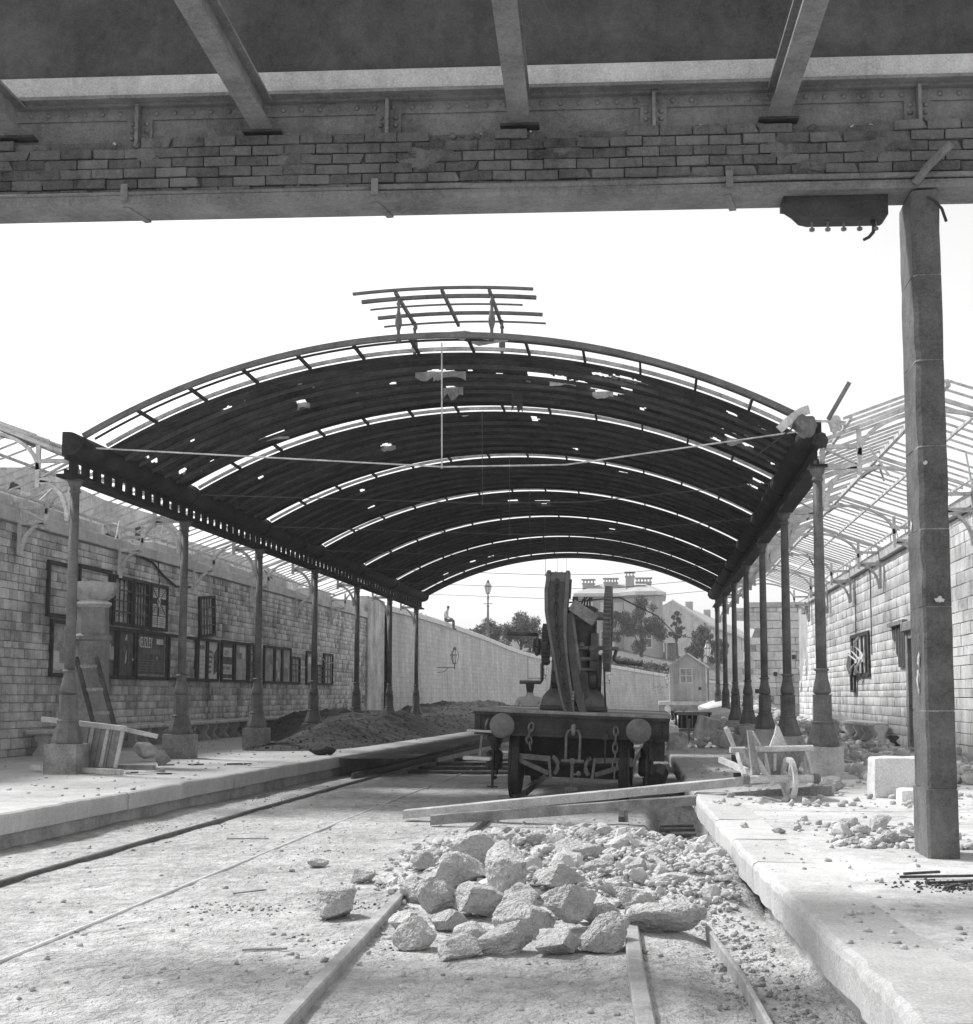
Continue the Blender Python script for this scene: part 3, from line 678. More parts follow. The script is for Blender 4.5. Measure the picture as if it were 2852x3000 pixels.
# the broken end of the right girder
be = thing('broken_girder_end', (2.2, 18.0, 4.9), 'jagged broken casting at the near end of the right girder', 'wreckage')
def lump(c, s, seed, m, nm, par, sub=3, rough=.14):
    v, f = rock(sub, seed, s, rough, 9); return MB().add(v+np.array(c), f).build(nm, m, par)
lump((2.05, 17.95, 4.98), (.34, .30, .36), 401, 'iron_column', 'cracked_gutter', be)
lump((2.46, 17.98, 4.99), (.22, .18, .30), 402, 'white_stone', 'pale_stone_lump', be)
lump((2.28, 17.96, 4.80), (.26, .24, .26), 403, 'iron_dark', 'cracked_bracket', be)
mb = MB(); ps = [(1.72+.4*t, 17.93, 4.93+.22*math.sin(t*1.5)+.05*t) for t in np.linspace(0, 1, 8)]
for a, b in zip(ps, ps[1:]): mb.bar(a, b, .05, .11)
mb.build('torn_flashing', 'iron_pale', be)
MB().bar((2.36, 17.9, 5.05), (2.62, 17.7, 5.50), .03, .05).build('bent_bar', 'iron_column', be)
MB().bar((1.45, 17.95, 4.62), (2.0, 17.9, 5.02), .018, .018).build('thin_rod', 'iron_dark', be)
MB().bar((2.2, 17.92, 5.04), (2.65, 17.92, 5.01), .02, .03).build('bent_bar', 'iron_pale', be)

# ------------------------------------------------------------------ columns
OCT = [(.215, .42), (.215, .465), (.205, .50), (.17, .60), (.148, .68), (.14, .71), (.15, .715), (.15, .735), (.128, .745), (.126, 1.07), (.130, 1.075), (.130, 1.09)]
VASE = [(.085, 1.09), (.112, 1.11), (.118, 1.15), (.106, 1.22), (.085, 1.30), (.078, 1.37), (.080, 1.40), (.098, 1.405), (.100, 1.425), (.082, 1.435)]
SHAFT = [(.072, 1.43), (.070, 2.6), (.062, 3.93)]
CAP = [(.062, 3.93), (.078, 3.94), (.080, 3.965), (.066, 3.975), (.066, 4.01), (.085, 4.03), (.10, 4.08), (.108, 4.115)]
def column(x, y, label, group, stone):
    t = thing('cast_iron_column', (x, y, PL), label, 'column', group); rr = random.Random(int(x*10+y*100))
    w = .24
    b = rough_block(x-w, x+w, y-w, y+w, PL-.01, PL+.415, .008, int(x*7+y), 6, .02); b.build('plinth_stone', stone, t)
    MB().lathe((x, y, PL), OCT, 8, rot=math.pi/8).build('base', 'iron_column', t)
    MB().lathe((x, y, PL), VASE, 16).build('vase', 'iron_column', t, smooth=True)
    MB().lathe((x, y, PL), SHAFT, 16).build('shaft', 'iron_column', t, smooth=True)
    MB().lathe((x, y, PL), CAP, 16).build('capital', 'iron_column', t, smooth=True)
    MB().box(x-.115, x+.115, y-.115, y+.115, PL+4.115-.001, 4.456).build('abacus', 'iron_column', t)
    return t
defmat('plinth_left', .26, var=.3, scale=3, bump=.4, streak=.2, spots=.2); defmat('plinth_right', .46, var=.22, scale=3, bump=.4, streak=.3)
ORD = ['nearest', 'second', 'third', 'fourth', 'fifth', 'sixth', 'farthest']
for i, y in enumerate(CY):
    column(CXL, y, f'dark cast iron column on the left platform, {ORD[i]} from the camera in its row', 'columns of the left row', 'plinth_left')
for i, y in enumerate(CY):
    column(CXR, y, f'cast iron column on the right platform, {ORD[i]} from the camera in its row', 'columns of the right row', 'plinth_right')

# ------------------------------------------------------------------ skeleton canopies between the columns and the side walls
def canopy(cx, wx, ys, label, wrecky):
    s_ = 1 if wx > cx else -1; W = abs(wx-cx); t = thing('canopy_skeleton', (cx+s_*W/2, 32, 4.4), label, 'canopy')
    def X(u): return cx+s_*u
    ridge = W/2; zr = 5.38; ze = 4.83
    def zroof(u): return ze+(zr-ze)*(1-abs(u-ridge)/ridge)
    for yi, y in enumerate(ys):
        fr = MB(); th = .06
        def bar(p, q, h=.05): fr.bar((X(p[0]), y, p[1]), (X(q[0]), y, q[1]), th, h, up=(0, 1, 0)) if False else fr.bar((X(p[0]), y, p[1]), (X(q[0]), y, q[1]), th, h)
        bar((.08, ze+.0), (ridge, zr)); bar((ridge, zr), (W, ze))
        for e, d in ((0, 1), (W, -1)):
            bar((e+d*.06, 4.74), (e+d*.56, 4.74), .055); bar((e+d*.06, 4.47), (e+d*.58, 4.47), .075)
            fr.bar((X(e+d*.56), y, 4.36), (X(e+d*.56), y, 4.97), th, .05, up=(0, 1, 0)); fr.bar((X(e+d*.07), y, 3.9), (X(e+d*.07), y, 4.84), th, .04, up=(0, 1, 0))
            bar((e+d*.10, 4.72), (e+d*.52, 4.50), .022)
            ar = [(e+d*(.10+.42*(1-math.cos(a))), 3.88+.56*math.sin(a)) for a in np.linspace(0, math.pi/2, 8)]
            for p, q in zip(ar, ar[1:]): bar(p, q, .055)
        ar = [(ridge-(ridge-.56)*math.cos(a), 4.62+.58*math.sin(a)) for a in np.linspace(0, math.pi, 19)]
        for p, q in zip(ar, ar[1:]): bar(p, q, .05)
        fr.build('arched_frame', 'iron_pale', t)
    y0, y1 = ys[0]-.75, ys[-1]
    rr = random.Random(5 if s_ > 0 else 6)
    # ridge and purlins
    MB().box(X(ridge)-.03, X(ridge)+.03, y0, y1, zr-.02, zr+.06).build('ridge_beam', 'iron_pale', t)
    for u in (.35, W-.20, W-1.0):
        MB().box(X(u)-.02, X(u)+.02, y0, y1, zroof(u)+.0, zroof(u)+.04).build('purlin', 'iron_pale', t)
    y = y0
    while y < y1:
        if rr.random() > wrecky:
            MB().bar((X(W-.10), y, zroof(W-.10)+.05), (X(ridge), y+rr.uniform(-.05, .05), zr+.06), .02, .03).build('glazing_bar', 'iron_pale', t)
        if rr.random() > wrecky:
            MB().bar((X(.25), y, zroof(.25)+.05), (X(ridge), y, zr+.06), .025, .035).build('glazing_bar', 'iron_pale', t)
        y += .42
    y = y0+.5
    while y < y1-.3:        # short stanchions between the cornice and the eaves purlin
        if rr.random() > .2: MB().tube([(X(W-.18), y, 4.72), (X(W-.18)+rr.uniform(-.06, .06), y, zroof(W-.2)+.04)], .013, 6).build('stanchion', 'iron_pale', t)
        y += .85
    for i in range(10):    # bent and fallen bits hanging in the frame
        u = rr.uniform(.5, W-.2); y = rr.uniform(y0+3, y1-2)
        MB().bar((X(u), y, zroof(u)+.02), (X(u+rr.uniform(-.3, .3)), y+rr.uniform(-.5, .5), zroof(u)-rr.uniform(.2, .5)), .02, .03).build('bent_bar', rr.choice(['iron_pale', 'iron_column']), t)
    for k in range(len(ys)-1):   # curved ridge braces, dark
        ya, yb = ys[k], ys[k+1]; mb = MB(); n = 8
        ps = [(X(ridge), ya+(yb-ya)*.42*q/n, 5.22+.13*math.sin(q/n*math.pi/2)) for q in range(n+1)]
        for a, b in zip(ps, ps[1:]): mb.bar(a, b, .05, .06)
        mb.build('ridge_brace', 'iron_column', t)
    return t
canopy(CXL, -11.2, CY, 'stripped iron canopy skeleton between left columns and the poster wall', .10)
canopy(CXR, 5.40, CY, 'stripped pale canopy skeleton over the right platform', .10)

# ================================================================== SIDE WALLS
wl = thing('poster_wall', (-11.3, 36, PL), 'long coursed stone wall hung with poster boards on the left', 'wall')
MB().box(-11.7, -11.2-.028, 18, 52.4, PL, 4.46).build('wall_core', 'mortar_left', wl)
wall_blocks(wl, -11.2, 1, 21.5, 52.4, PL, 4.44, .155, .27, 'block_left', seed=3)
for k in range(10):
    y = 18+k*3.44; MB().bevbox(-11.75, -11.12, y+.004, y+3.436, 4.463, 4.70, .012).build('cornice_stone', 'cornice', wl)
for k in range(12):
    y = 18+k*2.87
    if k in (3, 8): continue
    z1 = 4.95+.05*math.sin(k*3); MB().bevbox(-11.72, -11.24, y+.01, y+2.85, 4.703, z1, .02).build('parapet_stone', 'cornice', wl)
for (y, z, s, sd) in ((25.5, 5.05, (.3, .9, .5), 1), (28.0, 5.0, (.3, .8, .35), 2), (30.2, 4.95, (.3, .6, .5), 3), (36, 4.95, (.3, .9, .3), 4), (23.6, 5.0, (.3, 1.2, .6), 5)):
    v, f = rock(3, 500+sd, s, .2, 6); MB().add(v+np.array([-11.6, y, z]), f).build('broken_masonry', 'block_left', wl)
MB().bevbox(-11.6, -11.10, 52.4, 55.7, PL, 5.35, .02).build('end_pier', 'block_left', wl)
for x, y in ((-11.17, 33.2), (-11.17, 29.6)):
    tag(MB().tube([(x, y, 4.72), (x+.02, y+.1, 4.0), (x, y+.05, 2.9)], .012, 6).build('wall_conduit', 'iron_pale' if y > 30 else 'iron_dark'), 'pale conduit running down the poster wall beside the tilted frame' if y > 30 else 'dark conduit down the poster wall behind the nearest visible column', 'conduit')
tag(MB().tube([(-11.15, y, z) for y, z in ((28.3, 4.50), (29.2, 4.42), (30.0, 4.15), (30.8, 3.98), (31.8, 4.05))], .025, 8).build('drain_pipe', 'iron_dark', smooth=True), 'dark sagging pipe hanging loose under the left cornice', 'pipe')

wr = thing('station_wall', (5.6, 38, PL), 'pale scarred stone wall along the right platform', 'wall')
def rskip(m_, z, a, b, c, d): return (27.9 < m_ < 29.2 and z < 2.75) or (47.6 < m_ < 50.5 and z > 2.2+.6*math.sin(m_*3)) 
MB().box(5.428, 5.9, 17, 27.9, PL, 4.55).box(5.428, 5.9, 29.2, 50.5, PL, 4.55).box(5.428, 5.9, 27.9, 29.2, 2.75, 4.55).build('wall_core', 'mortar_right', wr)
MB().box(5.75, 5.9, 27.9, 29.2, PL, 2.75).build('door_reveal', 'wood_dark', wr)
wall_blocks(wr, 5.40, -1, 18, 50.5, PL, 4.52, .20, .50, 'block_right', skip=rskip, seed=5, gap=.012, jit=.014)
for k in range(7):
    y = 18+k*4.2
    if y > 46: continue
    MB().bevbox(5.30, 5.9, y+.004, y+4.19, 4.553, 4.80, .012).build('cornice_stone', 'cornice', wr)
MB().bevbox(5.24, 5.9, 46.9, 48.0, 4.25, 4.62, .02).build('broken_cornice', 'block_left', wr)
# ruined cross wall at the far end of the right passage
we = thing('cross_wall', (5, 52, PL), 'ruined stone cross wall closing the right passage', 'wall')
def eskip(m_, z, a, b, c, d): return m_ < 3.5+.55*math.sin(z*2.2)+.25*math.sin(z*7)+(.5 if z < 1.9 else 0)
wall_blocks(we, 51.9, -1, 3.2, 7.2, .3, 4.75, .27, .55, 'block_right', axis='x', skip=eskip, seed=8, depth=.35, gap=.012)
MB().prism([(4.4, .2), (7.3, .2), (7.3, 4.75), (3.75, 4.75), (3.95, 3.9), (3.6, 3.2), (4.1, 2.4), (4.0, 1.6)], 'y', 51.96, 52.5).build('wall_core', 'mortar_right', we)
MB().bevbox(3.6, 7.3, 51.8, 52.5, 4.752, 4.95, .02).build('cornice_stone', 'cornice', we)
for k in range(5):
    x, z = 3.9+.35*k, 1.5+1.6*((k*37) % 10)/10; MB().box(x, x+.14, 51.868, 51.93, z, z+.16).build('socket_hole', 'wood_dark', we)

# ================================================================== POSTER BOARDS ON THE LEFT WALL
WX = -11.2
def text_mesh(txt, size):
    cu = bpy.data.curves.new('lettering', 'FONT'); cu.body = txt; cu.size = size; cu.extrude = .002
    ob = bpy.data.objects.new('lettering', cu); COL.objects.link(ob)
    dg = bpy.context.evaluated_depsgraph_get(); me = bpy.data.meshes.new_from_object(ob.evaluated_get(dg))
    bpy.data.objects.remove(ob); return me
def board(y0, y1, z0, z1, label, fill='grey', tilt=0, extra=None, lath=0, frame='frame_dark'):
    ym, zm = (y0+y1)/2, (z0+z1)/2
    t = thing('poster_board', (WX, ym, zm), label, 'poster board', 'poster boards on the left wall')
    fw = .07; mb = MB(); a = WX+.012; b = WX+.075
    mb.box(a, b, y0, y0+fw, z0, z1).box(a, b, y1-fw, y1, z0, z1).box(a, b, y0+fw, y1-fw, z0, z0+fw).box(a, b, y0+fw, y1-fw, z1-fw, z1)
    mb.build('frame', frame, t)
    iy0, iy1, iz0, iz1 = y0+fw, y1-fw, z0+fw, z1-fw
    if fill: MB().box(WX+.013, WX+.03, iy0, iy1, iz0, iz1).build('panel', {'grey': 'paper_grey', 'dark': 'board_dark', 'white': 'paper', 'mid': 'wood_mid'}[fill], t)
    for k in range(lath):
        y = iy0+(iy1-iy0)*(k+.5)/lath; MB().box(WX+.031, WX+.048, y-.014, y+.014, iz0+.002, iz1-.002).build('lath', 'frame_dark', t)
    if lath:
        for q in range(1, 4):
            z = iz0+(iz1-iz0)*q/4; MB().box(WX+.049, WX+.060, iy0, iy1, z-.018, z+.018).build('lath', 'board_dark', t)
    if extra: extra(t, iy0, iy1, iz0, iz1)
    if tilt: t.rotation_euler = (tilt, 0, 0)
    return t
def sheet(t, y0, y1, z0, z1, m, dx=.032, nm='poster', torn=0, seed=1):
    rr = random.Random(seed); n = 7
    top = [(y0+(y1-y0)*k/n, z1-(rr.uniform(0, torn))) for k in range(n+1)]; bot = [(y0+(y1-y0)*k/n, z0+rr.uniform(0, torn)) for k in range(n, -1, -1)]
    return MB().prism(top+bot, 'x', WX+dx, WX+dx+.003).build(nm, m, t)
def lines(t, y0, y1, z0, z1, n, m='print', dx=.036, seed=1, fillr=.6):
    rr = random.Random(seed); mb = MB(); h = (z1-z0)/n
    for k in range(n):
        y = y0+(y1-y0)*.04; zt = z1-k*h
        while y < y1-.03:
            w = rr.uniform(.02, .12)*(y1-y0); e = min(y+w, y1-.02)
            mb.box(WX+dx, WX+dx+.002, y, e, zt-h*fillr, zt-h*.12); y = e+.03*(y1-y0)
    return mb.build('printed_lines', m, t)
def words(t, txt, y_left, z, size, m, dx=.036, squash=1):
    me = text_mesh(txt, size); me.materials.append(M[m]); o = bpy.data.objects.new('lettering', me); COL.objects.link(o)
    g_ = ORG[t.name]; o.parent = t; o.location = (WX+dx-g_[0], y_left-g_[1], z-g_[2]); o.rotation_euler = (R_(90), 0, R_(90)); o.scale = (squash, 1, 1)
def flag(t, y0, y1, z0, z1):
    zb = z0+(z1-z0)*.30; sheet(t, y0, y1, z0, z1, 'paper')
    ym, zm = (y0+y1)/2, (zb+z1)/2; mb = MB()
    for p, q in (((y0, z1), (y1, zb)), ((y0, zb), (y1, z1))): mb.bar((WX+.0375, p[0]+(q[0]-p[0])*.06, p[1]+(q[1]-p[1])*.06), (WX+.0375, q[0]-(q[0]-p[0])*.06, q[1]-(q[1]-p[1])*.06), .002, .035, up=(1, 0, 0)) 
    mb.build('printed_stripe', 'print_grey', t)
    MB().box(WX+.0400, WX+.0415, ym-.035, ym+.035, zb, z1).box(WX+.0400, WX+.0415, y0, ym-.036, zm-.07, zm+.07).box(WX+.0400, WX+.0415, ym+.036, y1, zm-.07, zm+.07).build('printed_cross', 'print', t)
    v, f = rock(2, 77, (.004, .2, .26), .05, 5); MB().add(v+np.array([WX+.044, ym, zm]), f).build('printed_rosette', 'paper', t)
    for a, b, c, d, s in ((y0, ym-.06, zm+.1, z1, 1), (ym+.06, y1, zm+.1, z1, 2), (y0, ym-.06, zb+.03, zm-.1, 3), (ym+.06, y1, zb+.03, zm-.1, 4)): lines(t, a, b, c, d, 5, 'print_grey', .0362, s)
    MB().box(WX+.036, WX+.038, y0, y1, zb-.02, zb).build('printed_rule', 'print', t); lines(t, y0+.1, y1-.05, z0+.04, zb-.05, 4, 'print_grey', seed=9)
def hole_board(t, y0, y1, z0, z1):
    v, f = rock(3, 71, (.02, .20, .42), .25, 6); MB().add(v+np.array([WX+.032, (y0+y1)/2+.05, z0+.42]), f).build('ragged_hole', 'frame_dark', t)
    v, f = rock(3, 72, (.03, .08, .40), .4, 6); MB().add(v+np.array([WX+.045, (y0+y1)/2-.02, z0+.36]), f).build('torn_strip', 'paper', t)
    v, f = rock(3, 73, (.03, .13, .16), .3, 6); MB().add(v+np.array([WX+.04, (y0+y1)/2, z1-.13]), f).build('torn_scrap', 'paper', t)
    v, f = rock(2, 74, (.03, .10, .07), .3, 6); MB().add(v+np.array([WX+.05, y1-.05, z0+.35]), f).build('torn_scrap', 'paper', t)
def sign(t, y0, y1, z0, z1):
    words(t, 'NEUZLEY', y0+.05, z1-.30, .34, 'letter', squash=.60); lines(t, y0+1.15, y1-.1, z1-.24, z1-.06, 1, 'letter', seed=3, fillr=.8)
    lines(t, y0+.3, y1-.1, z1-.52, z1-.30, 1, 'print_grey', seed=4); lines(t, y0+.08, y1-.1, z0+.08, z1-.56, 5, 'print_grey', seed=5, fillr=.45)
    MB().box(WX+.031, WX+.05, y0, y1, z0, z0+.05).box(WX+.031, WX+.05, y0, y0+.03, z0+.051, z1).box(WX+.031, WX+.05, y1-.04, y1, z0+.051, z1).build('moulding', 'wood_mid', t)
    v, f = rock(1, 75, (.03, .05, .10), 0, 4); MB().add(v+np.array([WX+.04, y1-.5, z0+.42]), f).build('chip', 'white_stone', t)
def patch(seed, n=4, whites=1):
    def fn(t, y0, y1, z0, z1):
        rr = random.Random(seed)
        for k in range(n):
            w = (y1-y0)*rr.uniform(.35, .6); h = (z1-z0)*rr.uniform(.2, .45); a = rr.uniform(y0, y1-w); b = rr.uniform(z0, z1-h)
            sheet(t, a, a+w, b, b+h, rr.choice(['paper_grey', 'wood_mid', 'paper_grey']) if k >= whites else 'paper', .032+.004*k, 'pasted_sheet', .05, seed*7+k)
    return fn
def poster_a(t, y0, y1, z0, z1): sheet(t, y0, y1, z0, z1, 'paper'); lines(t, y0+.05, y1-.05, z1-.3, z1-.08, 1, 'print_grey', seed=2); lines(t, y0+.04, y1-.04, z0+.05, z1-.36, 5, 'paper_grey', seed=3, fillr=.3)
def poster_b(t, y0, y1, z0, z1):
    sheet(t, y0, y1, z0, z1, 'paper'); lines(t, y0+.03, y0+(y1-y0)*.42, z0+.1, z1-.2, 5, 'print_grey', seed=6, fillr=.7)
    words(t, '23', y0+(y1-y0)*.40, z1-.42, .26, 'print', squash=.55); words(t, '2', y0+(y1-y0)*.38, z0+.36, .2, 'print', squash=.7)
    MB().prism([(y0+(y1-y0)*.62, z0+.10), (y1, z0+.2), (y1, z1-.10), (y1-.1, z1-.18), (y0+(y1-y0)*.7, z1-.26), (y0+(y1-y0)*.62, z1-.3)], 'x', WX+.04, WX+.043).build('torn_patch', 'board_dark', t)
def poster_c(t, y0, y1, z0, z1):
    sheet(t, y0, y1, z0, z1, 'board_dark'); sheet(t, y0+.06, y1-.06, z1-.36, z1-.12, 'paper', .036); words(t, 'KEY', y0+.2, z1-.33, .2, 'print', .0405)
    sheet(t, y0+.05, y1-.05, z0+.14, z1-.56, 'paper', .036, seed=4); words(t, 'KEY MARKET', y0+.1, z1-.70, .13, 'print', .0405, .85); lines(t, y0+.1, y1-.1, z0+.17, z1-.74, 3, 'print', .0405, seed=8, fillr=.5)
    MB().box(WX+.036, WX+.038, y0, y1, z0+.0, z0+.03).build('printed_rule', 'paper', t)
ZU0, ZU1, ZL0, ZL1 = 2.885, 3.94, 1.77, 2.845
board(24.0, 25.3, ZU0, ZU1, 'empty dark frame high on the poster wall, leftmost of the upper row', None, lath=0)
board(25.35, 26.95, ZU0, ZU1+.05, 'open dark frame behind the pedestal, stone showing through', None)
board(27.02, 28.10, ZU0, ZU1, 'barred lath frame above the board with the ragged hole', None, lath=4)
board(28.16, 29.10, ZU0, ZU1, 'barred lath frame next to the flag poster', None, lath=5)
board(29.20, 30.26, ZU0, ZU1, 'white poster printed with a flag cross over the lettered sign', 'white', extra=flag)
board(32.5, 33.70, ZU0+.0, ZU1-.02, 'barred lath frame hanging askew above the white posters', None, tilt=.10, lath=5)
board(24.2, 25.5, ZL0, ZL1, 'grey patched board left of the pedestal in the lower row', 'grey', extra=patch(2))
board(25.55, 26.62, ZL0, ZL1, 'narrow barred frame half behind the pedestal', None, lath=3)
board(26.68, 27.32, ZL0, ZL1, 'narrow dark board with faded pasted sheets', 'dark', extra=patch(3, 2, 0))
board(27.38, 28.36, ZL0, ZL1, 'dark panel with a ragged hole and torn white strip', 'dark', extra=hole_board)
board(28.42, 30.26, ZL0, ZL1, 'large dark sign lettered NEUZLEY in white', 'dark', extra=sign)
board(30.40, 32.38, ZL0, ZL1, 'empty frame beside the lettered sign with bare stone inside', None)
board(32.44, 33.12, ZL0, ZL1, 'tall narrow white poster below the askew frame', 'white', extra=poster_a)
board(33.16, 34.06, ZL0, ZL1, 'white poster with numbers, right side torn to a dark patch', 'white', extra=poster_b)
board(34.30, 35.34, ZL0, ZL1+.02, 'two part poster with black lettering on white sheets', 'dark', extra=poster_c)
board(35.42, 36.60, ZL0, ZL1+.02, 'grey patched board right of the two part poster', 'grey', extra=patch(5, 4, 1))
board(36.64, 37.40, ZL0, ZL1+.03, 'small paned lattice frame left of the second column', None, lath=2)
board(38.20, 39.28, ZL0, ZL1+.03, 'plain grey weathered board just right of the second column', 'grey', extra=patch(6, 3, 0))
board(39.32, 40.10, ZL0, ZL1+.03, 'board with one small bright white sheet', 'grey', extra=patch(7, 5, 2))
board(40.14, 41.14, ZL0, ZL1+.04, 'grey board of two long faded sheets', 'grey', extra=patch(8, 4, 0))
board(41.20, 42.25, ZL0, 2.63, 'low barred lath frame ending the long row of boards', 'white', lath=5)
board(43.05, 44.40, ZL0, ZL1+.02, 'dark edged frame left of the third column', 'grey', extra=patch(9, 5, 2))
board(44.44, 45.30, ZL0, 2.45, 'low barred frame under the scrolled bracket', 'white', lath=4)
board(45.34, 46.70, ZL0, ZL1+.02, 'last poster frame right of the scrolled bracket', 'grey', lath=3)
sb = MB().tube([(WX+.05, 44.6+.22*math.cos(a)*(1-a/9), 2.74+.13*math.sin(a)*(1-a/9)) for a in np.linspace(0, 7, 22)], .014, 6); sb.tube([(WX+.05, 44.85, 2.75), (WX+.2, 45.3, 2.50), (WX+.3, 45.8, 2.55), (WX+.3, 46.0, 2.7)], .014, 6)
tag(sb.build('scroll_bracket', 'iron_pale', smooth=True), 'pale scrolled iron lamp bracket between the last poster frames', 'bracket')

# ------------------------------------------------------------------ stone benches with vase-shaped legs
LEG = [(.0, 0), (.34, 0), (.34, .05), (.29, .09), (.24, .16), (.25, .22), (.31, .29), (.32, .34), (.26, .385), (.08, .385), (.02, .34), (.03, .29), (.09, .22), (.10, .16), (.05, .09), (0, .05)]
def bench(y0, y1, x, s_, label, n, z=PL, m='bench_stone', rot=0, slab=True):
    t = thing('stone_bench', (x, (y0+y1)/2, z), label, 'bench', 'benches along the walls')
    for k in range(n):
        y = y0+.25+(y1-y0-.5)*k/max(1, n-1); MB().prism([(x+s_*(u-.17), z+h) for u, h in LEG], 'y', y-.06, y+.06).build('leg', m, t)
    if slab: MB().bevbox(x-.24, x+.24, y0, y1, z+.386, z+.46, .015).build('seat', m, t)
    if rot: t.rotation_euler = (rot, 0, rot*.6)
    return t
bench(23.2, 27.9, -10.88, 1, 'stone bench against the left wall behind the overturned cart', 5)
bench(28.0, 32.4, -10.88, 1, 'stone bench behind the nearest visible left column', 5)
bench(32.5, 38.6, -10.88, 1, 'stone bench running behind the second left column to the earth heap', 7)
bench(31.3, 35.6, 5.08, 1, 'broken stone bench on vase legs against the right wall', 4, m='block_right')
bench(34.6, 37.4, 4.95, 1, 'tilted bench slab resting behind the broken right bench', 2, z=PL+.02, m='block_right', rot=.05)
tag(MB().prism([(5.1+(u-.17)*1.0, PL+h*1.05) for u, h in LEG], 'y', 31.0, 31.2).build('bench_leg', 'block_right', org=(5.1, 31.1, PL)), 'lone vase-shaped bench leg left standing by the right wall', 'bench leg')
tag(MB().prism([(5.12+(u-.17)*.8, PL+h*.6) for u, h in LEG], 'y', 29.6, 29.75).build('bench_leg', 'wood_dark', org=(5.1, 29.7, PL)), 'dark broken bench leg stump beside the doorway', 'bench leg')

# ------------------------------------------------------------------ right wall fittings
dr = thing('doorway', (5.38, 28.6, PL), 'tall dark timber doorway half hidden by the stone pillar', 'door')
MB().box(5.33, 5.42, 28.92, 29.16, PL, 2.74).box(5.33, 5.42, 27.9, 28.12, PL, 2.74).box(5.34, 5.415, 28.12, 28.92, 2.60, 2.74).build('door_frame', 'wood_mid', dr)
MB().bevbox(5.26, 5.42, 27.7, 29.3, 2.745, 2.95, .02).build('lintel', 'wood_mid', dr)
MB().box(5.44, 5.48, 28.13, 28.91, PL+.002, 2.59).build('door_leaf', 'wood_dark', dr)
for z in (.5, 1.2, 1.9): MB().box(5.425, 5.438, 28.25, 28.8, z, z+.5).build('door_panel', 'wood_mid', dr)
hb = thing('notice_board', (5.37, 30.0, 2.6), 'dark burnt boarding with a ragged lower edge beside the doorway', 'board')
MB().prism([(30.85, 2.93), (29.2, 2.93), (29.2, 2.0), (30.1, 2.03), (30.15, 2.25), (30.35, 2.35), (30.4, 2.6), (30.75, 2.65)], 'x', 5.35, 5.385).build('boarding', 'wood_dark', hb)
MB().box(5.28, 5.385, 29.15, 31.0, 2.935, 3.02).build('ledge', 'wood_mid', hb)
for k in range(5): MB().box(5.335, 5.348, 29.3+k*.3, 29.33+k*.3, 2.2+.05*k, 2.92).build('batten', 'wood_mid', hb)
wn = thing('window_frame', (5.36, 35.8, 2.45), 'wrecked wooden window frame with twisted white strips on right wall', 'window')
MB().box(5.34, 5.395, 34.1, 34.3, 1.9, 3.02).box(5.34, 5.395, 36.9, 37.1, 1.9, 3.02).box(5.34, 5.395, 34.3, 36.9, 2.93, 3.02).box(5.34, 5.395, 34.3, 36.9, 1.9, 1.99).build('frame', 'wood_dark', wn)
for y in (34.7, 35.3, 36.0, 36.5): MB().box(5.35, 5.39, y-.09, y+.09, 1.99, 2.93).build('bar', 'wood_dark', wn)
MB().box(5.385, 5.397, 34.3, 36.9, 1.99, 2.93).build('panel', 'block_right', wn)
for k, (a, b, c) in enumerate(((35.0, 2.9, 2.2), (35.6, 2.7, 1.95), (36.2, 2.5, 2.0), (35.2, 2.4, 2.0))):
    mb = MB(); ps = [(5.25-.06*math.sin(q*1.3+k), a+.5*math.sin(q*.9+k)*.8, b+(c-b)*q/6) for q in range(7)]
    for p, q in zip(ps, ps[1:]): mb.bar(p, q, .05, .012)
    mb.build('twisted_strip', 'paper', wn)
MB().prism([(36.3, 1.98), (36.9, 1.98), (37.3, 2.2), (36.9, 2.55), (36.7, 2.5)], 'x', 5.25, 5.262).build('torn_sheet', 'board_dark', wn)
MB().box(5.30, 5.36, 36.3, 36.45, 1.5, 1.98).box(5.30, 5.36, 36.9, 37.05, 1.5, 1.98).box(5.30, 5.36, 36.45, 36.9, 1.5, 1.56).build('hanging_sash', 'wood_dark', wn)
for y, z0_, nm in ((33.7, 2.4, 'far'), (36.2, 2.9, 'near')):
    tag(MB().tube([(5.37, y, 4.5), (5.37, y+.05, z0_)], .014, 6).build('wall_conduit', 'iron_column'), 'thin dark conduit down the right wall ' + ('beside the wrecked window' if nm == 'far' else 'ending above the wrecked window'), 'conduit')

up = MB(); ups = [(18, 6.3), (22, 6.2), (24, 5.7), (25.5, 5.95), (29, 5.8), (33, 5.9), (34.5, 5.5), (40, 5.6), (46.5, 5.3)]
up.prism([(18, 4.6)]+[(y, z) for y, z in ups]+[(46.5, 4.6)], 'x', -12.6, -12.2); up.build('upper_wall', 'plaster', wl)
for i, (y, z, a, b) in enumerate(((24.6, 5.35, .35, .4), (26.2, 5.2, .3, .35), (27.3, 5.45, .25, .25), (22.9, 5.3, .4, .3), (31, 5.3, .3, .3), (35.5, 5.2, .4, .25), (29.5, 5.05, .5, .2))):
    v, f = rock(3, 560+i, (.08, a*2, b*1.6), .35, 6); MB().add(v+np.array([-12.2, y, z]), f).build('broken_socket', 'wood_dark', wl)
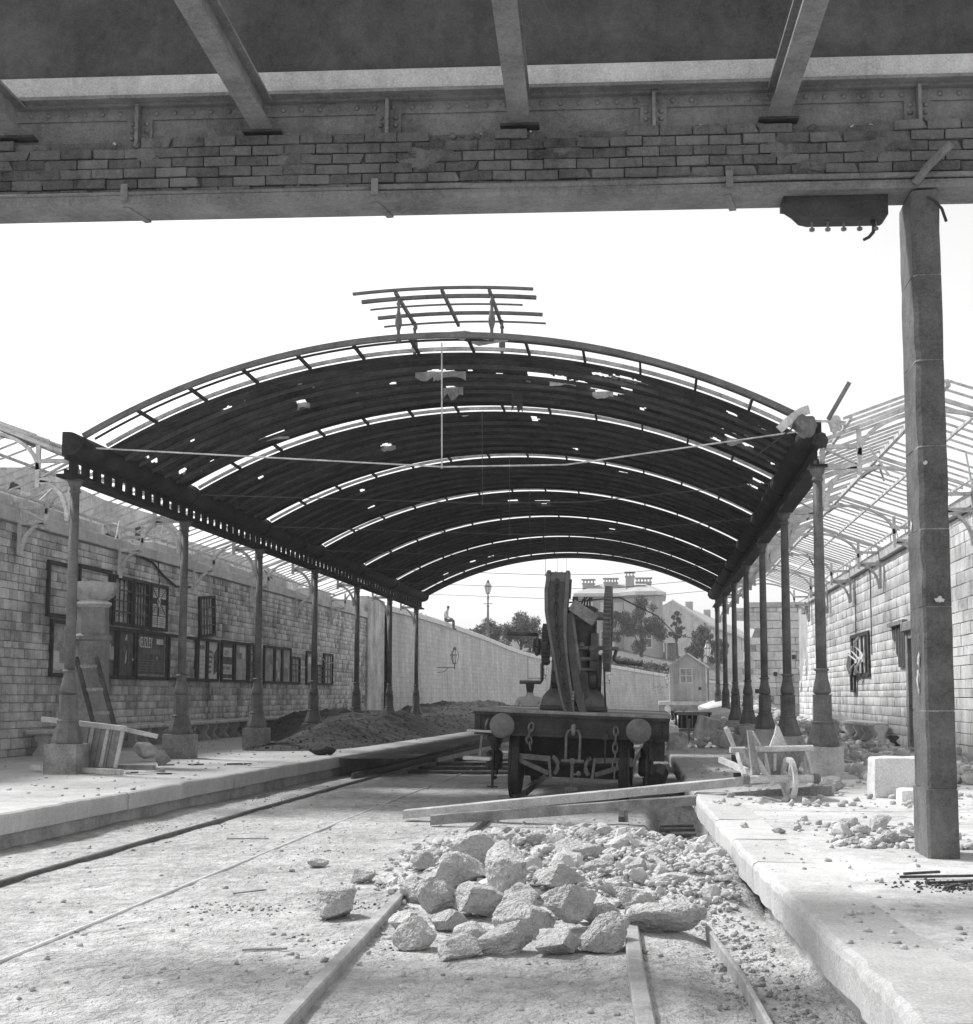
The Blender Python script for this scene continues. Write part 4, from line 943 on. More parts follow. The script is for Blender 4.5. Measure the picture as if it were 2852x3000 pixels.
# ================================================================== EARTH HEAP ON THE LEFT PLATFORM
def heap_h(x, y):
    e = interp(L_EDGE, y)-.55; d = e-x           # distance back from the platform edge
    lim = 2.6+2.8*sm(29, 36, y); prof = sm(0, 1.5, d)*sm(lim, lim-1.4, d)
    along = sm(25.2, 29.0, y)*sm(61, 57, y); hh = .44+.09*math.sin(y*.9)+.10*math.sin(y*.37+1)+.30*math.exp(-((y-55)/2.5)**2)
    n = .22*mnoise.noise(Vector((x*1.1, y*1.1, 2)))+.12*mnoise.noise(Vector((x*3, y*3, 5)))+.05*mnoise.noise(Vector((x*8, y*8, 8)))
    return (hh*(1+n*.7)+n*.35)*prof*along-.03*(1-min(1, prof*along*12))
xs = np.arange(-11.1, -4.2, .09); ys = np.concatenate([np.arange(23.6, 40, .10), np.arange(40, 62, .2)]); V = [(x, y, PL+heap_h(x, y)) for y in ys for x in xs]; n = len(xs)
o = joined('earth_heap', V, [(j*n+i, j*n+i+1, (j+1)*n+i+1, (j+1)*n+i) for j in range(len(ys)-1) for i in range(n-1)], 'soil', kind=None, org=(-7.5, 24, PL))
o.data.shade_smooth(); tag(o, 'long heap of dark dug earth along the left platform', 'earth heap')
pts = []; sz = []
while len(pts) < 9000:
    y = 25+RNG.random()**1.4*33; x = RNG.uniform(-10, -5.0); h = heap_h(x, y)
    if h < .02: continue
    pts.append((x, y, PL+h-.02)); sz.append(.012+.06*RNG.random()**3)
v_, f_ = scatter(pts, sz, flat=(.7, 1.2), seed=41); tag(joined('soil_clods', v_, f_, 'soil'), 'dark clods of earth covering the heap on the left platform', 'soil')
v, f = rock(3, 61, (.5, .34, .22), .1, 5); tag(MB().add(v+np.array([-5.95, 24.2, PL+.09]), f).build('clod', 'soil', org=(-5.95, 24.2, PL)), 'dark rounded lump at the platform edge before the earth heap', 'lump')

# ================================================================== CRANE WAGON
WCX = -1.09
wg = thing('flat_wagon', (WCX, 20.2, .055), 'heavy iron flat wagon with round buffers carrying the hand crane', 'wagon')
yh = 17.72
MB().box(-2.35, .18, yh, yh+.10, .87, 1.13).build('headstock', 'iron_wagon', wg)
MB().box(-2.37, .20, yh-.06, yh+.12, 1.132, 1.165).box(-2.35, .18, yh-.045, yh-.001, .87, .895).build('headstock_flange', 'iron_wagon', wg)
for x in (-2.352, .11): MB().box(x, x+.072, yh-.03, yh-.001, .897, 1.13).build('corner_plate', 'iron_wagon', wg)
MB().box(-2.40, .22, yh-.02, 22.7, 1.167, 1.205).build('deck', 'wood_mid', wg)
MB().box(-2.36, -2.26, yh+.11, 22.55, .89, 1.13).box(.09, .19, yh+.11, 22.55, .89, 1.13).build('solebar', 'iron_wagon', wg)
MB().box(-2.35, .18, 22.56, 22.68, .87, 1.13).build('rear_headstock', 'iron_wagon', wg)
for x in (-1.95, -.20):
    b = MB().lathe((x, yh, 1.0), [(.10, -.001), (.11, -.08), (.075, -.09), (.07, -.30), (.045, -.31), (.045, -.36)], 16, 'y'); b.build('buffer_casing', 'iron_wagon', wg, smooth=False)
    MB().lathe((x, yh-.36, 1.0), [(.155, 0), (.162, -.02), (.155, -.035), (.11, -.052), (.05, -.062), (.004, -.066)], 28, 'y').build('buffer', 'iron_buffer', wg, smooth=True)
for y in (18.3, 21.6):
    for s_, x in ((-1, -1.84), (1, -.38)):
        c = (x, y, .47+.055)
        wh = MB().lathe(c, [(.06, -s_*.09), (.36, -s_*.075), (.40, -s_*.07), (.455, -s_*.07), (.462, s_*(-.06)), (.47, s_*.03), (.50, s_*.04), (.50, s_*.065), (.40, s_*.065), (.37, s_*.03), (.10, s_*.045), (.08, s_*.09)], 36, 'x')
        wh.build('wheel', 'iron_wagon', wg, auto=True)
        ox = x+s_*-1*0
        xo = -2.13 if s_ < 0 else -.09
        MB().box(xo-.015, xo+.015, y-.30, y-.16, .30, .89).box(xo-.015, xo+.015, y+.16, y+.30, .30, .89).box(xo-.014, xo+.014, y-.155, y+.155, .255, .295).build('axle_guard', 'iron_wagon', wg)
        MB().bevbox(xo-.11, xo+.09, y-.14, y+.14, .38, .64, .03).build('axle_box', 'iron_wagon', wg)
        sp = MB()
        for k in range(6): sp.box(xo-.05, xo+.05, y-.55+.08*k, y+.55-.08*k, .83-.032*k, .857-.032*k)
        sp.build('leaf_spring', 'iron_wagon', wg)
        MB().tube([(xo, y-.24, .15), (xo, y-.24, .32)], .018, 6).bar((xo-.07, y-.24, .17), (xo+.07, y-.24, .17), .02, .02).build('guard_bolt', 'iron_wagon', wg)
    MB().tube([(-1.85, y, .525), (-.37, y, .525)], .055, 10).build('axle', 'iron_dark', wg)
MB().box(-1.75, -.45, 18.6, 19.0, .30, .86).build('underframe_well', 'iron_dark', wg)
MB().box(-1.95, -.25, 18.9, 21.0, .80, .865).build('cross_bearer', 'iron_dark', wg)
# draw hook and screw coupling
cp = MB().tube([(-1.045, yh, 1.02), (-1.045, yh-.10, 1.02), (-1.045, yh-.15, .99), (-1.045, yh-.13, .92), (-1.045, yh-.07, .91)], [.035, .035, .03, .025, .015], 8); cp.build('draw_hook', 'iron_worn', wg, smooth=True)
c2 = MB(); y = yh-.115
c2.tube([(-1.135, y, .58), (-1.135, y, .90), (-1.11, y, .96), (-1.045, y, .98), (-.98, y, .96), (-.955, y, .90), (-.955, y, .58)], .018, 8).tube([(-1.19, y, .575), (-.90, y, .575)], .024, 8)
c2.box(-1.075, -1.015, y-.035, y+.035, .545, .61).tube([(-1.045, y, .60), (-1.05, y, .22)], .022, 8).box(-1.13, -.97, y-.028, y+.028, .20, .245)
c2.tube([(-1.11, y, .21), (-1.125, y, .02)], .016, 8).tube([(-.99, y, .21), (-.975, y, .02)], .016, 8).tube([(-1.05, y-.02, .40), (-.98, y-.05, .41)], .012, 6).lathe((-.96, y-.05, .42), [(.004, -.035), (.03, -.02), (.034, .005), (.02, .03), (.003, .036)], 10)
c2.build('screw_coupling', 'iron_buffer', wg, smooth=False)
def links(mb, pts, r=.013, L=.10, W=.032):
    for i, (p, q) in enumerate(zip(pts, pts[1:])):
        p, q = Vector(p), Vector(q); d = (q-p); l = d.length; d.normalize(); a = d.cross(Vector((0, 1, 0))).normalized(); b = d.cross(a)
        w = a if i % 2 == 0 else b; c = (p+q)/2; h = l*.5+.018
        ring = [c+d*(h*math.cos(t))+w*(W*math.sin(t)) for t in np.linspace(0, 2*math.pi, 12, endpoint=False)]
        mb.tube(ring, r, 6, closed=True)
    return mb
links(MB(), [(-1.60, yh-.05, 1.03), (-1.61, yh-.07, .94), (-1.635, yh-.08, .86), (-1.61, yh-.08, .78), (-1.60, yh-.08, .71)], .012, W=.033).build('safety_chain', 'iron_buffer', wg)
links(MB(), [(-.50, yh-.05, 1.02), (-.495, yh-.07, .93), (-.50, yh-.08, .82), (-.50, yh-.08, .71), (-.495, yh-.08, .60), (-.50, yh-.08, .49), (-.50, yh-.08, .38)], .012, W=.03).build('safety_chain', 'iron_buffer', wg)
MB().box(-.66, -.60, yh-.05, yh-.02, .86, .94).tube([(-.63, yh-.03, 1.0), (-.63, yh-.03, .55)], .01, 6).build('hanging_block', 'iron_wagon', wg)
# brake rigging
for s_, x0, x1 in ((-1, -1.80, -1.36), (1, -.28, -.76)):
    b = MB().bar((x0, yh+.2, .60), (x1, yh+.05, .585), .03, .07).bar((x0, yh+.2, .56), (x1, yh+.03, .40), .03, .06).bar((x1, yh, .62), (x1-s_*.03, yh, .34), .035, .07)
    b.build('brake_beam', 'iron_buffer', wg)
    ps = [(x1-s_*(.03+.09*math.sin(t)), yh+.0, .50+.12*math.cos(t)) for t in np.linspace(0.2, 2.6, 9)]; h = MB()
    for p, q in zip(ps, ps[1:]): h.bar(p, q, .03, .05)
    h.build('brake_horn', 'iron_buffer', wg)
MB().bar((-1.40, yh+.02, .36), (-1.72, 18.6, .06), .02, .07).build('brake_rod', 'iron_buffer', wg)
# foot steps on the left
MB().bevbox(-2.44, -2.10, yh-.12, yh+.14, .895, .925, .008).build('step', 'wood_pale', wg)
MB().bevbox(-2.48, -2.12, yh-.12, yh+.14, .53, .575, .01).build('step', 'wood_pale', wg)
MB().bar((-2.27, yh, .576), (-2.25, yh, .894), .03, .025).build('step_hanger', 'iron_worn', wg)
MB().tube([(-2.20, yh-.02, .93), (-2.20, yh-.05, .98), (-2.19, yh-.05, 1.04), (-2.17, yh-.02, 1.08)], .014, 6).build('lamp_iron', 'iron_worn', wg)
MB().box(-.06, .14, yh+.25, yh+.32, .60, .88).build('spring_hanger', 'iron_wagon', wg)
wg.rotation_euler = (0, .038, 0)

# ------------------------------------------------------------------ hand crane standing on the wagon
ZD = 1.21
kr = thing('hand_crane', (-1.07, 18.9, ZD), 'iron hand crane with folded curved jib, gear wheels and crank handles', 'crane')
MB().bevbox(-1.52, -.62, 18.42, 19.38, ZD+.003, ZD+.07, .012).build('base_plate', 'iron_crane', kr)
for s_, x in ((-1, -1.34), (1, -.81)):
    prof = []
    for q in range(7):
        t = q/6; prof.append((.15-.085*math.sin(t*math.pi/2)+(.0), .07+.30*t**1.2))
    ft = MB()
    rings = [(.175, .32, .07), (.17, .31, .13), (.155, .27, .19), (.11, .21, .25), (.075, .17, .29), (.065, .16, .36), (.055, .15, .60), (.05, .14, .9), (.05, .11, 1.08)]
    for hw, hd, h in rings: ft.v += [(x-hw, 18.9-hd, ZD+h), (x+hw, 18.9-hd, ZD+h), (x+hw, 18.9+hd, ZD+h), (x-hw, 18.9+hd, ZD+h)]
    for k in range(len(rings)-1):
        for j in range(4): ft.f.append((k*4+j, k*4+(j+1) % 4, (k+1)*4+(j+1) % 4, (k+1)*4+j)); ft.mi.append(0)
    ft.f.append(tuple((len(rings)-1)*4+j for j in range(4))); ft.mi.append(0)
    ft.build('side_frame', 'iron_buffer', kr, auto=True)
    MB().lathe((x, 18.70, ZD+.42), [(.10, -.05), (.115, -.045), (.115, .045), (.10, .05)], 18, 'x').build('bearing_boss', 'iron_crane', kr, auto=True)
    MB().lathe((x, 18.78, ZD+.87), [(.02, -.075), (.045, -.07), (.05, 0), (.045, .07), (.02, .075)], 14, 'x').build('bearing_cap', 'iron_worn', kr, smooth=True)
MB().lathe((-1.0, 19.0, ZD+.90), [(.20, 0), (.21, .03), (.21, .46), (.225, .47), (.225, .53), (.14, .57)], 24).build('post_drum', 'iron_crane', kr, auto=True)
MB().lathe((-1.03, 19.0, ZD), [(.26, .07), (.22, .3), (.19, .9)], 20).build('post', 'iron_crane', kr)
MB().gear((-.63, 18.9, 2.36), .60, .10, 60, 'x', .80, .06).build('main_gear', 'iron_buffer', kr)
MB().gear((-1.49, 18.86, 2.12), .29, .09, 30, 'x', .70, .07).build('left_gear', 'iron_crane', kr)
MB().gear((-1.61, 18.80, 2.10), .095, .10, 12, 'x', .3, .2).build('pinion', 'iron_crane', kr)
MB().tube([(-1.78, 18.78, 2.09), (-.47, 18.78, 2.08)], .028, 10).build('winch_shaft', 'iron_worn', kr, smooth=True)
MB().tube([(-1.0, 18.75, 1.93), (-.75, 18.75, 1.93)], .03, 10).tube([(-.98, 18.72, 1.78), (-.78, 18.72, 1.78)], .024, 8).build('cross_shaft', 'iron_worn', kr, smooth=True)
MB().lathe((-.98, 18.72, 2.12), [(.004, -.04), (.035, -.022), (.04, .005), (.022, .035), (.003, .042)], 10).build('oil_cup', 'iron_worn', kr, smooth=True)
MB().bar((-1.60, 18.72, 2.09), (-1.60, 18.70, 2.25), .035, .045, up=(0, 1, 0)).lathe((-1.60, 18.74, 2.02), [(.01, -.07), (.035, -.05), (.04, 0), (.03, .05), (.01, .06)], 10).build('crank_arm', 'iron_crane', kr)
MB().tube([(-1.60, 18.70, 2.245), (-2.02, 18.70, 2.25)], .025, 8).build('crank_handle', 'iron_crane', kr, smooth=True)
MB().tube([(-1.42, 18.75, 1.87), (-1.52, 18.73, 1.87), (-1.525, 18.72, 1.84), (-1.52, 18.72, 1.62), (-1.54, 18.72, 1.585), (-1.83, 18.72, 1.58)], .025, 8).build('crank_handle', 'iron_crane', kr, smooth=True)
MB().tube([(-.50, 18.78, 2.08), (-.53, 18.76, 1.95), (-.53, 18.76, 1.93), (-.50, 18.76, 1.90), (-.14, 18.76, 1.87)], .024, 8).build('crank_handle', 'iron_crane', kr, smooth=True)
MB().tube([(-1.33, 18.7, 1.87), (-1.345, 18.68, 1.62), (-1.37, 18.68, 1.5)], .013, 6).build('pawl_rod', 'iron_crane', kr, smooth=True)
MB().tube([(-.655, 18.5, 1.80), (-.64, 18.48, 1.5), (-.62, 18.46, 1.24), (-.60, 18.46, 1.22)], .014, 6).build('brake_lever', 'iron_dark', kr, smooth=True)
MB().prism([(18.62, 1.55), (18.8, 1.45), (18.85, 1.8), (18.7, 1.98), (18.62, 1.9)], 'x', -.74, -.70).build('brake_band', 'iron_dark', kr)
PATH = [(-1.33, 18.72, 3.05), (-1.335, 18.58, 2.80), (-1.33, 18.46, 2.52), (-1.29, 18.32, 2.20), (-1.235, 18.19, 1.90), (-1.165, 18.02, 1.55), (-1.105, 17.86, 1.30), (-1.06, 17.76, 1.175)]
HW = [.155, .165, .15, .12, .10, .092, .08, .06]; DP = [.20, .24, .20, .17, .15, .13, .11, .08]
def sweep(off, hw, dep, path=PATH):
    mb = MB(); k = len(path)
    for i, p in enumerate(path):
        a = Vector(path[min(i+1, k-1)])-Vector(path[max(i-1, 0)]); nrm = Vector((0, -a.z, a.y)).normalized()
        if nrm.y > 0: nrm = -nrm                       # outward, towards the viewer
        for u, w in ((-1, 0), (1, 0), (1, 1), (-1, 1)):
            q = Vector(p)+Vector((off[i]+u*hw[i], 0, 0))+nrm*(dep[i]*(w-.5)); mb.v.append(q[:])
    for i in range(k-1):
        for j in range(4): mb.f.append((i*4+j, i*4+(j+1) % 4, (i+1)*4+(j+1) % 4, (i+1)*4+j)); mb.mi.append(0)
    mb.f += [(0, 1, 2, 3), tuple((k-1)*4+j for j in (3, 2, 1, 0))]; mb.mi += [0, 0]; return mb
sweep([-h*.86 for h in HW], [h*.16 for h in HW], DP).build('jib_cheek', 'iron_buffer', kr)
sweep([h*.86 for h in HW], [h*.16 for h in HW], DP).build('jib_cheek', 'iron_buffer', kr)
sweep([0]*8, [h*.72 for h in HW], [d*.78 for d in DP]).build('jib_web', 'iron_crane', kr)
jl = MB(); PTS = []
for a, b in zip(PATH, PATH[1:]):
    for t in np.arange(0, 1, .25 if a[2] > 1.4 else .5): PTS.append(tuple(np.array(a)*(1-t)+np.array(b)*t+np.array([0, -.095, .02])))
links(jl, PTS, .010, W=.024).build('hoist_chain', 'iron_dark', kr)
MB().lathe((-1.33, 18.70, 3.01), [(.02, -.165), (.12, -.165), (.14, -.15), (.14, -.11), (.115, -.10), (.115, .10), (.14, .11), (.14, .15), (.12, .165), (.02, .165)], 24, 'x').build('jib_head', 'iron_buffer', kr, auto=True)
MB().lathe((-1.33, 18.72, 3.03), [(.05, -.05), (.11, -.045), (.085, -.015), (.085, .015), (.11, .045), (.05, .05)], 20, 'x').build('head_sheave', 'iron_crane', kr, auto=True)
MB().tube([(-1.49, 18.70, 3.03), (-1.17, 18.70, 3.03)], .028, 10).build('sheave_pin', 'iron_worn', kr, smooth=True)
MB().bar((-1.15, 18.62, 2.62), (-1.0, 18.35, 1.75), .07, .05).build('stay_bar', 'iron_worn', kr)
MB().tube([(-1.13, 18.55, 2.60), (-1.06, 18.40, 2.15), (-.99, 18.28, 1.72)], .03, 10).build('stay_tube', 'iron_worn', kr, smooth=True)
sweep([.15, .16, .165, .17, .17, .17], [.05]*6, [.10]*6, PATH[2:]).build('inner_stay', 'iron_crane', kr)
MB().prism([(-.98, 1.78), (-.86, 1.72), (-.86, 1.40), (-.90, 1.36), (-1.0, 1.40)], 'y', 18.30, 18.33).build('guard_plate', 'iron_crane', kr)
MB().bar((-1.13, 18.55, 2.66), (-.80, 18.6, 2.45), .13, .17).build('timber_chock', 'wood_mid', kr)
MB().bar((-1.12, 18.62, 2.52), (-.82, 18.66, 2.40), .10, .05).build('tie_plate', 'iron_crane', kr)
MB().lathe((-.74, 18.65, 2.52), [(.03, -.07), (.055, -.06), (.06, 0), (.055, .05), (.03, .06)], 12, 'x').build('pawl_boss', 'iron_worn', kr, smooth=True)
fg = MB()
for k in range(4): fg.tube([(-1.0+.04*k, 18.7, 2.66), (-.985+.035*k, 18.66, 2.72+.02*(k % 2)), (-.95+.035*k, 18.64, 2.78)], .012, 6)
fg.build('pawl_fingers', 'iron_crane', kr)
MB().bar((-1.17, 18.62, 2.75), (-1.16, 18.62, 3.02), .05, .06).box(-1.12, -1.04, 18.6, 18.68, 2.72, 2.78).build('head_bracket', 'iron_crane', kr)
MB().gear((-1.035, 17.92, 1.37), .11, .035, 14, 'x', .4, .16).build('chain_sprocket', 'iron_worn', kr)
MB().lathe((-.96, 17.95, 1.38), [(.03, -.07), (.10, -.05), (.115, 0), (.08, .05), (.03, .07)], 14, 'x').build('hook_block', 'iron_crane', kr, auto=True)
kr.rotation_euler = (0, .03, 0)
cw = [(-1.15, 18.8, 2.71), (-.6, 26, 3.3), (.2, 40, 3.75), (1.1, 60, 4.1), (2.3, 78, 4.7), (2.6, 80, 4.25)]
tag(MB().tube(cw, [.012, .014, .02, .026, .032, .032], 6).build('slack_cable', 'iron_dark', smooth=True), 'slack dark cable running from the crane to the far lamp', 'cable')

# ================================================================== WHEELBARROW AND BEAMS ON THE RIGHT PLATFORM
wb = thing('wheelbarrow', (1.36, 14.4, PL), 'old pale wooden wheelbarrow standing on the right platform', 'wheelbarrow')
bx, by = 1.40, 14.22; TY = math.radians(13)
def W2(u, v): return (bx+u*math.cos(TY)-v*math.sin(TY), by+u*math.sin(TY)+v*math.cos(TY))   # u across, v back
def ring(mb, r0, r1, th, zc, n=28):
    vs_ = []
    for h in (-th/2, th/2):
        for r in (r0, r1):
            for j in range(n):
                t = 2*math.pi*j/n; x, y = W2(h, r*math.cos(t)); vs_.append((x, y, zc+r*math.sin(t)))
    fs_ = []
    for j in range(n):
        k = (j+1) % n; fs_ += [(j, k, n+k, n+j), (2*n+k, 2*n+j, 3*n+j, 3*n+k), (n+j, n+k, 3*n+k, 3*n+j), (k, j, 2*n+j, 2*n+k)]
    return mb.add(vs_, fs_)
wz = PL+.225
ring(MB(), .175, .222, .045, wz).build('wheel', 'wood_pale', wb)
sp = MB()
for k in range(4):
    t = k*math.pi/2+.4; a = W2(0, .04*math.cos(t)); b = W2(0, .18*math.cos(t)); sp.bar((*a, wz+.04*math.sin(t)), (*b, wz+.18*math.sin(t)), .03, .035)
sp.build('wheel_spokes', 'wood_pale', wb)
a, b = W2(-.45, .02), W2(.29, .02); MB().tube([(*a, wz-.0), (*b, wz)], .042, 10).build('axle', 'wood_pale', wb)
for u in (-.46, .29):
    a = W2(u, .02); MB().lathe((a[0], a[1], wz), [(.03, -.03), (.055, -.02), (.055, .03), (.03, .05)], 10, 'x').build('axle_end', 'iron_column', wb)
tr = MB()                                            # tray: open tapered box
tl = [W2(-.30, .16), W2(.24, .16), W2(.26, 1.05), W2(-.32, 1.05)]; bl = [W2(-.17, .22), W2(.13, .22), W2(.14, .85), W2(-.18, .85)]
tv = [(*p, PL+.52) for p in tl]+[(*p, PL+.20) for p in bl]+[((p[0]-bx)*.93+bx, (p[1]-by-.6)*.95+by+.6, PL+.52) for p in tl]+[((p[0]-bx)*.90+bx, (p[1]-by-.55)*.95+by+.55, PL+.225) for p in bl]
tr.add(tv, [(0, 1, 5, 4), (1, 2, 6, 5), (2, 3, 7, 6), (3, 0, 4, 7), (4, 5, 6, 7), (9, 8, 12, 13), (10, 9, 13, 14), (11, 10, 14, 15), (8, 11, 15, 12), (15, 14, 13, 12), (0, 8, 9, 1), (1, 9, 10, 2), (2, 10, 11, 3), (3, 11, 8, 0)])
tr.build('tray', 'wood_mid', wb)
MB().add([(*W2(-.27, .2), PL+.46), (*W2(.21, .2), PL+.46), (*W2(.23, 1.0), PL+.50), (*W2(-.28, 1.0), PL+.50)], [(0, 1, 2, 3)]).build('load_of_lime', 'white_stone', wb)
MB().tube([(*W2(-.33, .12), PL+.525), (*W2(.30, .12), PL+.535)], .032, 10).build('front_rail', 'wood_pale', wb)
MB().tube([(*W2(-.46, .55), PL+.50), (*W2(-.30, .55), PL+.50)], .034, 10).build('side_peg', 'wood_pale', wb)
for u0, u1 in ((-.30, -.38), (.24, .26)):
    MB().bar((*W2(u0, .16), PL+.50), (*W2(u1, .06), PL+.26), .03, .045).build('strut', 'wood_pale', wb)
MB().bar((*W2(-.40, .5), PL+.46), (*W2(-.45, .06), PL+.22), .03, .04).build('strut', 'wood_pale', wb)
MB().bar((*W2(-.20, .18), PL+.48), (*W2(-.17, .10), PL+.20), .025, .035).bar((*W2(-.09, .17), PL+.48), (*W2(-.09, .19), PL+.3), .03, .03).build('front_stay', 'wood_pale', wb)
MB().add([(*W2(-.40, .10), PL+.72), (*W2(-.36, .08), PL+.72), (*W2(-.28, .02), PL+.17), (*W2(-.37, .02), PL+.17), (*W2(-.40, .15), PL+.72), (*W2(-.36, .13), PL+.72), (*W2(-.28, .07), PL+.17), (*W2(-.37, .07), PL+.17)], [(0, 3, 2, 1), (4, 5, 6, 7), (0, 1, 5, 4), (1, 2, 6, 5), (2, 3, 7, 6), (3, 0, 4, 7)]).build('upright_plank', 'wood_mid', wb)
MB().bar((*W2(-.37, .11), PL+.70), (*W2(-.20, .30), PL+.50), .06, .04).bar((*W2(-.33, .1), PL+.45), (*W2(-.16, .0), PL+.17), .06, .05).build('brace', 'wood_pale', wb)
ear = MB(); ear.prism([(-.02, 0), (.20, 0), (.15, .12), (.10, .24), (.07, .25), (.05, .16)], 'y', 0, .03); ear.v = [(W2(x+.10, y+.9)[0], W2(x+.10, y+.9)[1], PL+.50+z) for x, y, z in ear.v]; ear.build('tail_board', 'wood_pale', wb)
ear = MB(); ear.prism([(0, 0), (.04, .0), (-.02, .17), (-.05, .22), (-.09, .20)], 'y', 0, .04); ear.v = [(W2(x-.33, y+.9)[0], W2(x-.33, y+.9)[1], PL+.52+z) for x, y, z in ear.v]; ear.build('handle_horn', 'wood_pale', wb)
for u in (-.34, .26): MB().bar((*W2(u*.8, .02), wz+.01), (*W2(u, 1.35), PL+.36), .05, .06).build('shaft', 'wood_pale', wb)
MB().box(bx-.52, bx-.30, 15.3, 15.38, PL+.26, PL+.42).box(bx-.50, bx-.30, 15.3, 15.38, PL+.10, PL+.22).build('slatted_end', 'wood_dark', wb)
def beam(p, q, w, h, m, label):
    p, q = Vector(p), Vector(q); d = (q-p); mb = MB(); n = 14; d2 = Vector((d.y, -d.x, 0)).normalized()
    for k in range(n+1):
        c = p+d*(k/n); j = [random.uniform(-.004, .004) for _ in range(8)]
        for i, (a, b) in enumerate(((-1, 0), (1, 0), (1, .9), (.85, 1), (-.85, 1), (-1, .9))):
            v = c+d2*(a*w/2+j[i])+Vector((0, 0, b*h+j[i])); mb.v.append(v[:])
    for k in range(n):
        for j in range(6): mb.f.append((k*6+j, k*6+(j+1) % 6, (k+1)*6+(j+1) % 6, (k+1)*6+j)); mb.mi.append(0)
    mb.f += [(5, 4, 3, 2, 1, 0), tuple(n*6+j for j in range(6))]; mb.mi += [0, 0]
    return tag(mb.build('timber_beam', m, org=tuple(p)), label, 'beam')
beam((-2.83, 15.45, .015), (1.42, 15.15, PL+.135), .15, .10, 'wood_pale', 'long pale rounded beam reaching from the dirt to the wheelbarrow')
beam((-2.42, 14.80, .005), (1.92, 15.0, PL+.005), .07, .11, 'wood_mid', 'long beam on edge in front, dark at its left end')

# ================================================================== BOULDERS AND RUBBLE IN FRONT
def rub(x, y):
    h = .19*math.exp(-((x+.75)/.95)**2-((y-12.1)/1.5)**2)+.14*math.exp(-((x-.05)/.55)**2-((y-11.0)/1.4)**2)+.08*math.exp(-((x+1.1)/.6)**2-((y-10.1)/.8)**2)+.08*math.exp(-((x+.6)/.6)**2-((y-9.8)/.7)**2)
    h += .25*math.exp(-((x-.50)/.22)**2-((y-10.5)/1.1)**2)
    return h*(1+.5*mnoise.noise(Vector((x*3, y*3, 1)))+.3*mnoise.noise(Vector((x*9, y*9, 4))))
xs = np.arange(-2.6, 1.0, .045); ys = np.arange(8.0, 14.6, .05); n = len(xs)
V = [(x, y, gh(x, y)+(min(rub(x, y)-.018, .22 if x < interp(R_EDGE, y)-.04 else .16)*(1-sm(-.16, .0, x)*sm(12.6, 13.0, y)) if x < interp(R_EDGE, y)+.13 else -.05)-.07*sm(-.16, .0, x)*sm(12.6, 13.0, y)) for y in ys for x in xs]
o = joined('rubble_heap', V, [(j*n+i, j*n+i+1, (j+1)*n+i+1, (j+1)*n+i) for j in range(len(ys)-1) for i in range(n-1)], 'rubble', kind='stuff'); o.data.shade_smooth()
tag(o, 'low heap of pale crushed stone and dust behind the boulders', 'rubble heap')
pts = []; sz = []
while len(pts) < 10500:
    y = RNG.uniform(8.6, 14.3); x = RNG.uniform(-2.3, .58); h = rub(x, y)
    if RNG.random() > h/.10 or x > interp(R_EDGE, y)-.02 or (x > -.06 and y > 12.9): continue
    pts.append((x, y, gh(x, y)+min(h, .22)-.012)); sz.append(.010+.06*RNG.random()**3)
v_, f_ = scatter(pts, sz, seed=51); tag(joined('rubble', v_, f_, 'rubble'), 'countless small pale stone fragments over the rubble heap', 'rubble')
var = []
for i in range(14):
    v, f = rock(2, 620+i, (1, 1, 1), .07, 9); var.append(np_mesh('stone_chunk', v, f, 'rubble'))
k = 0; rg = random.Random(3)
while k < 240:
    y = rg.uniform(9.3, 14.0); x = rg.uniform(-2.35, .5); h = rub(x, y)
    if rg.random() > h/.10+.02 or x > interp(R_EDGE, y)-.08 or (x > -.1 and y > 12.8): continue
    s = .07+.15*rg.random()**2; o = bpy.data.objects.new('stone_chunk', var[rg.randrange(14)]); COL.objects.link(o)
    o.location = (x, y, gh(x, y)+min(h, .2)+s*.10); o.scale = (s*rg.uniform(.8, 1.4), s*rg.uniform(.7, 1.2), s*rg.uniform(.5, .9)); o.rotation_euler = (rg.uniform(-.5, .5), rg.uniform(-.5, .5), rg.uniform(0, 6.3))
    tag(o, 'fist to head sized pale stone chunk in the heap behind the boulders', 'stone', 'stone chunks of the rubble heap'); k += 1
